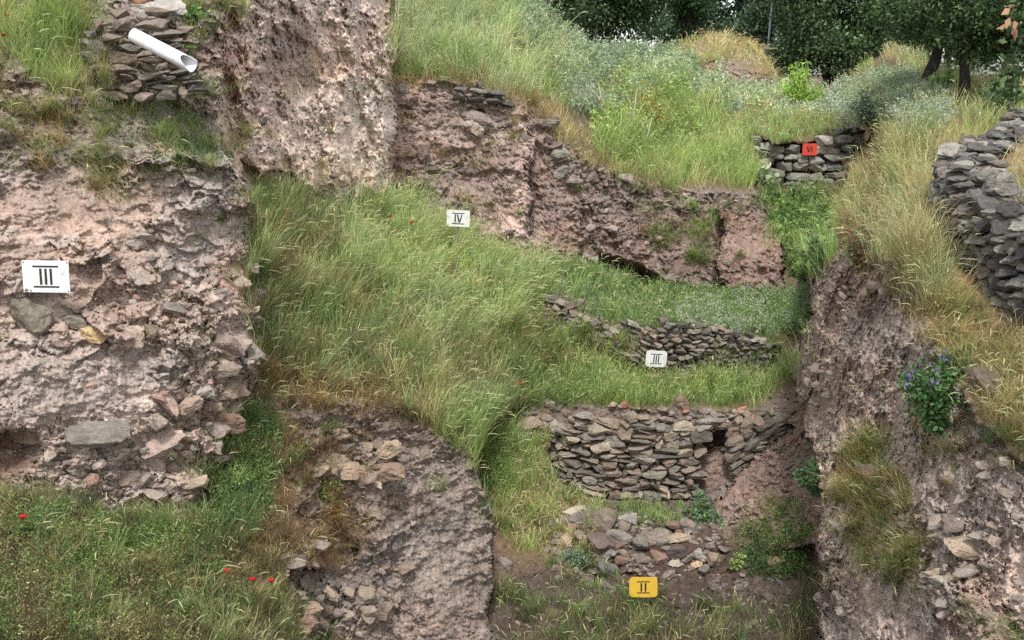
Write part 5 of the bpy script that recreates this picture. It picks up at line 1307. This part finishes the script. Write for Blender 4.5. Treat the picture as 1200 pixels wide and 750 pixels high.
# two oaks with bare dark trunks
b = V(1084, 122, 37.0); k = 37.0 / FPX
tree('oak with a dark leaning trunk on the dry hillock', b, 5.2, (.35, .3, 3.55, 3.2, 2.4, 1.75), 64, 32000, OK1, (.08, .19), 90, trunk_r=.25,
     trunk_pts=[(-.1, 0, -.4), (-.08, 0, .3), (.05, 0, .9), (.28, 0, 1.6), (.3, .1, 2.3), (.4, .2, 3.6)], low=-.2, limb_from=.72)
b = V(1126, 140, 32.0); k = 32.0 / FPX
tree('oak with a dark upright trunk right of the leaning one', b, 5, (.6, .3, 3.3, 2.8, 2.2, 1.45), 64, 32000, OK1, (.07, .17), 91, trunk_r=.19,
     trunk_pts=[(-.05, 0, -.4), (0, 0, .4), (.06, 0, .9), (-.06, 0, 1.5), (0, .1, 2.2), (.3, .2, 3.4)], low=-.2, limb_from=.72)
# an oak beyond the right edge of the frame whose low branch reaches into it
gb = V(1420, 470, 9.6)
t = tree('near oak whose low branch hangs into the upper right corner', gb, 3.4, (.5, .8, 3.9, 1.5, 1.5, 1.1), 26, 3200, OK1, (.05, .1), 92, trunk_r=.16, low=.2)
br0 = np.array([.2, .3, 2.7]); end = P(1178, 60, 8.9) - np.array(gb)
bag = Bag(); midp = (br0 + end) / 2 + np.array([0, 0, .12])
tube(bag, [br0, (br0 + midp) / 2 + np.array([0, 0, .05]), midp, (midp + end) / 2 + np.array([0, 0, .03]), end], [.04, .032, .024, .014, .005], 7, (.05, .04, .03))
bag.build('branch', M_BARK, t)
rng = np.random.default_rng(5); bag = Bag()
cl = np.array([P(x, y, d_) - np.array(gb) for x, y, d_ in ((1190, 70, 8.9), (1205, 45, 9.0), (1196, 95, 9.1), (1212, 75, 8.8), (1202, 15, 9.0), (1225, 30, 9), (1180, 100, 9.3))])
pp = np.repeat(cl, 42, 0) + rng.normal(0, .075, (len(cl) * 42, 3))
leaves(bag, rng, pp, rng.uniform(.05, .1, len(pp)), pick(rng, OK1, len(pp)), asp=.55, droop=.4)
bag.build('foliage', M_LEAF, t)
bag = Bag()
dl = np.array([P(x, y, 8.8) - np.array(gb) for x, y in ((1184, 20), (1188, 24), (1182, 28), (1186, 33), (1190, 36), (1176, 8), (1184, 10))])
leaves(bag, np.random.default_rng(8), dl, np.full(len(dl), .1), np.tile(s2l((206, 160, 128)), (len(dl), 1)) * np.random.default_rng(3).uniform(.7, 1.15, (len(dl), 1)), asp=.55, droop=.9)
bag.build('dry_leaf', M_LEAF, t)
# dead white branches standing out of the upper slope
for px, py, dx, hh, lab in ((705, 135, -4, 40, 'thin bare pale branch on the upper slope, left of the yellowish bush'), (738, 140, 8, 34, 'forked bare pale branch in front of the yellowish bush'), (752, 168, 12, 30, 'leaning bare pale twig below the yellowish bush')):
    Y = 34.0; a = P(px, py + 5, Y); e = P(px + dx, py - hh, Y); bag = Bag()
    tube(bag, [a * 0, (e - a) * .5 + np.array([.05, 0, 0]), e - a], [.03, .022, .008], 6, s2l((190, 178, 160)))
    tube(bag, [(e - a) * .45, (e - a) * .6 + np.array([-.12, 0, .08]), (e - a) * .85 + np.array([-.3, 0, .05])], [.018, .013, .006], 5, s2l((190, 178, 160)))
    o = bag.build('dead_branch', M_BARK); o.location = a.tolist(); tag(o, lab, 'branch')
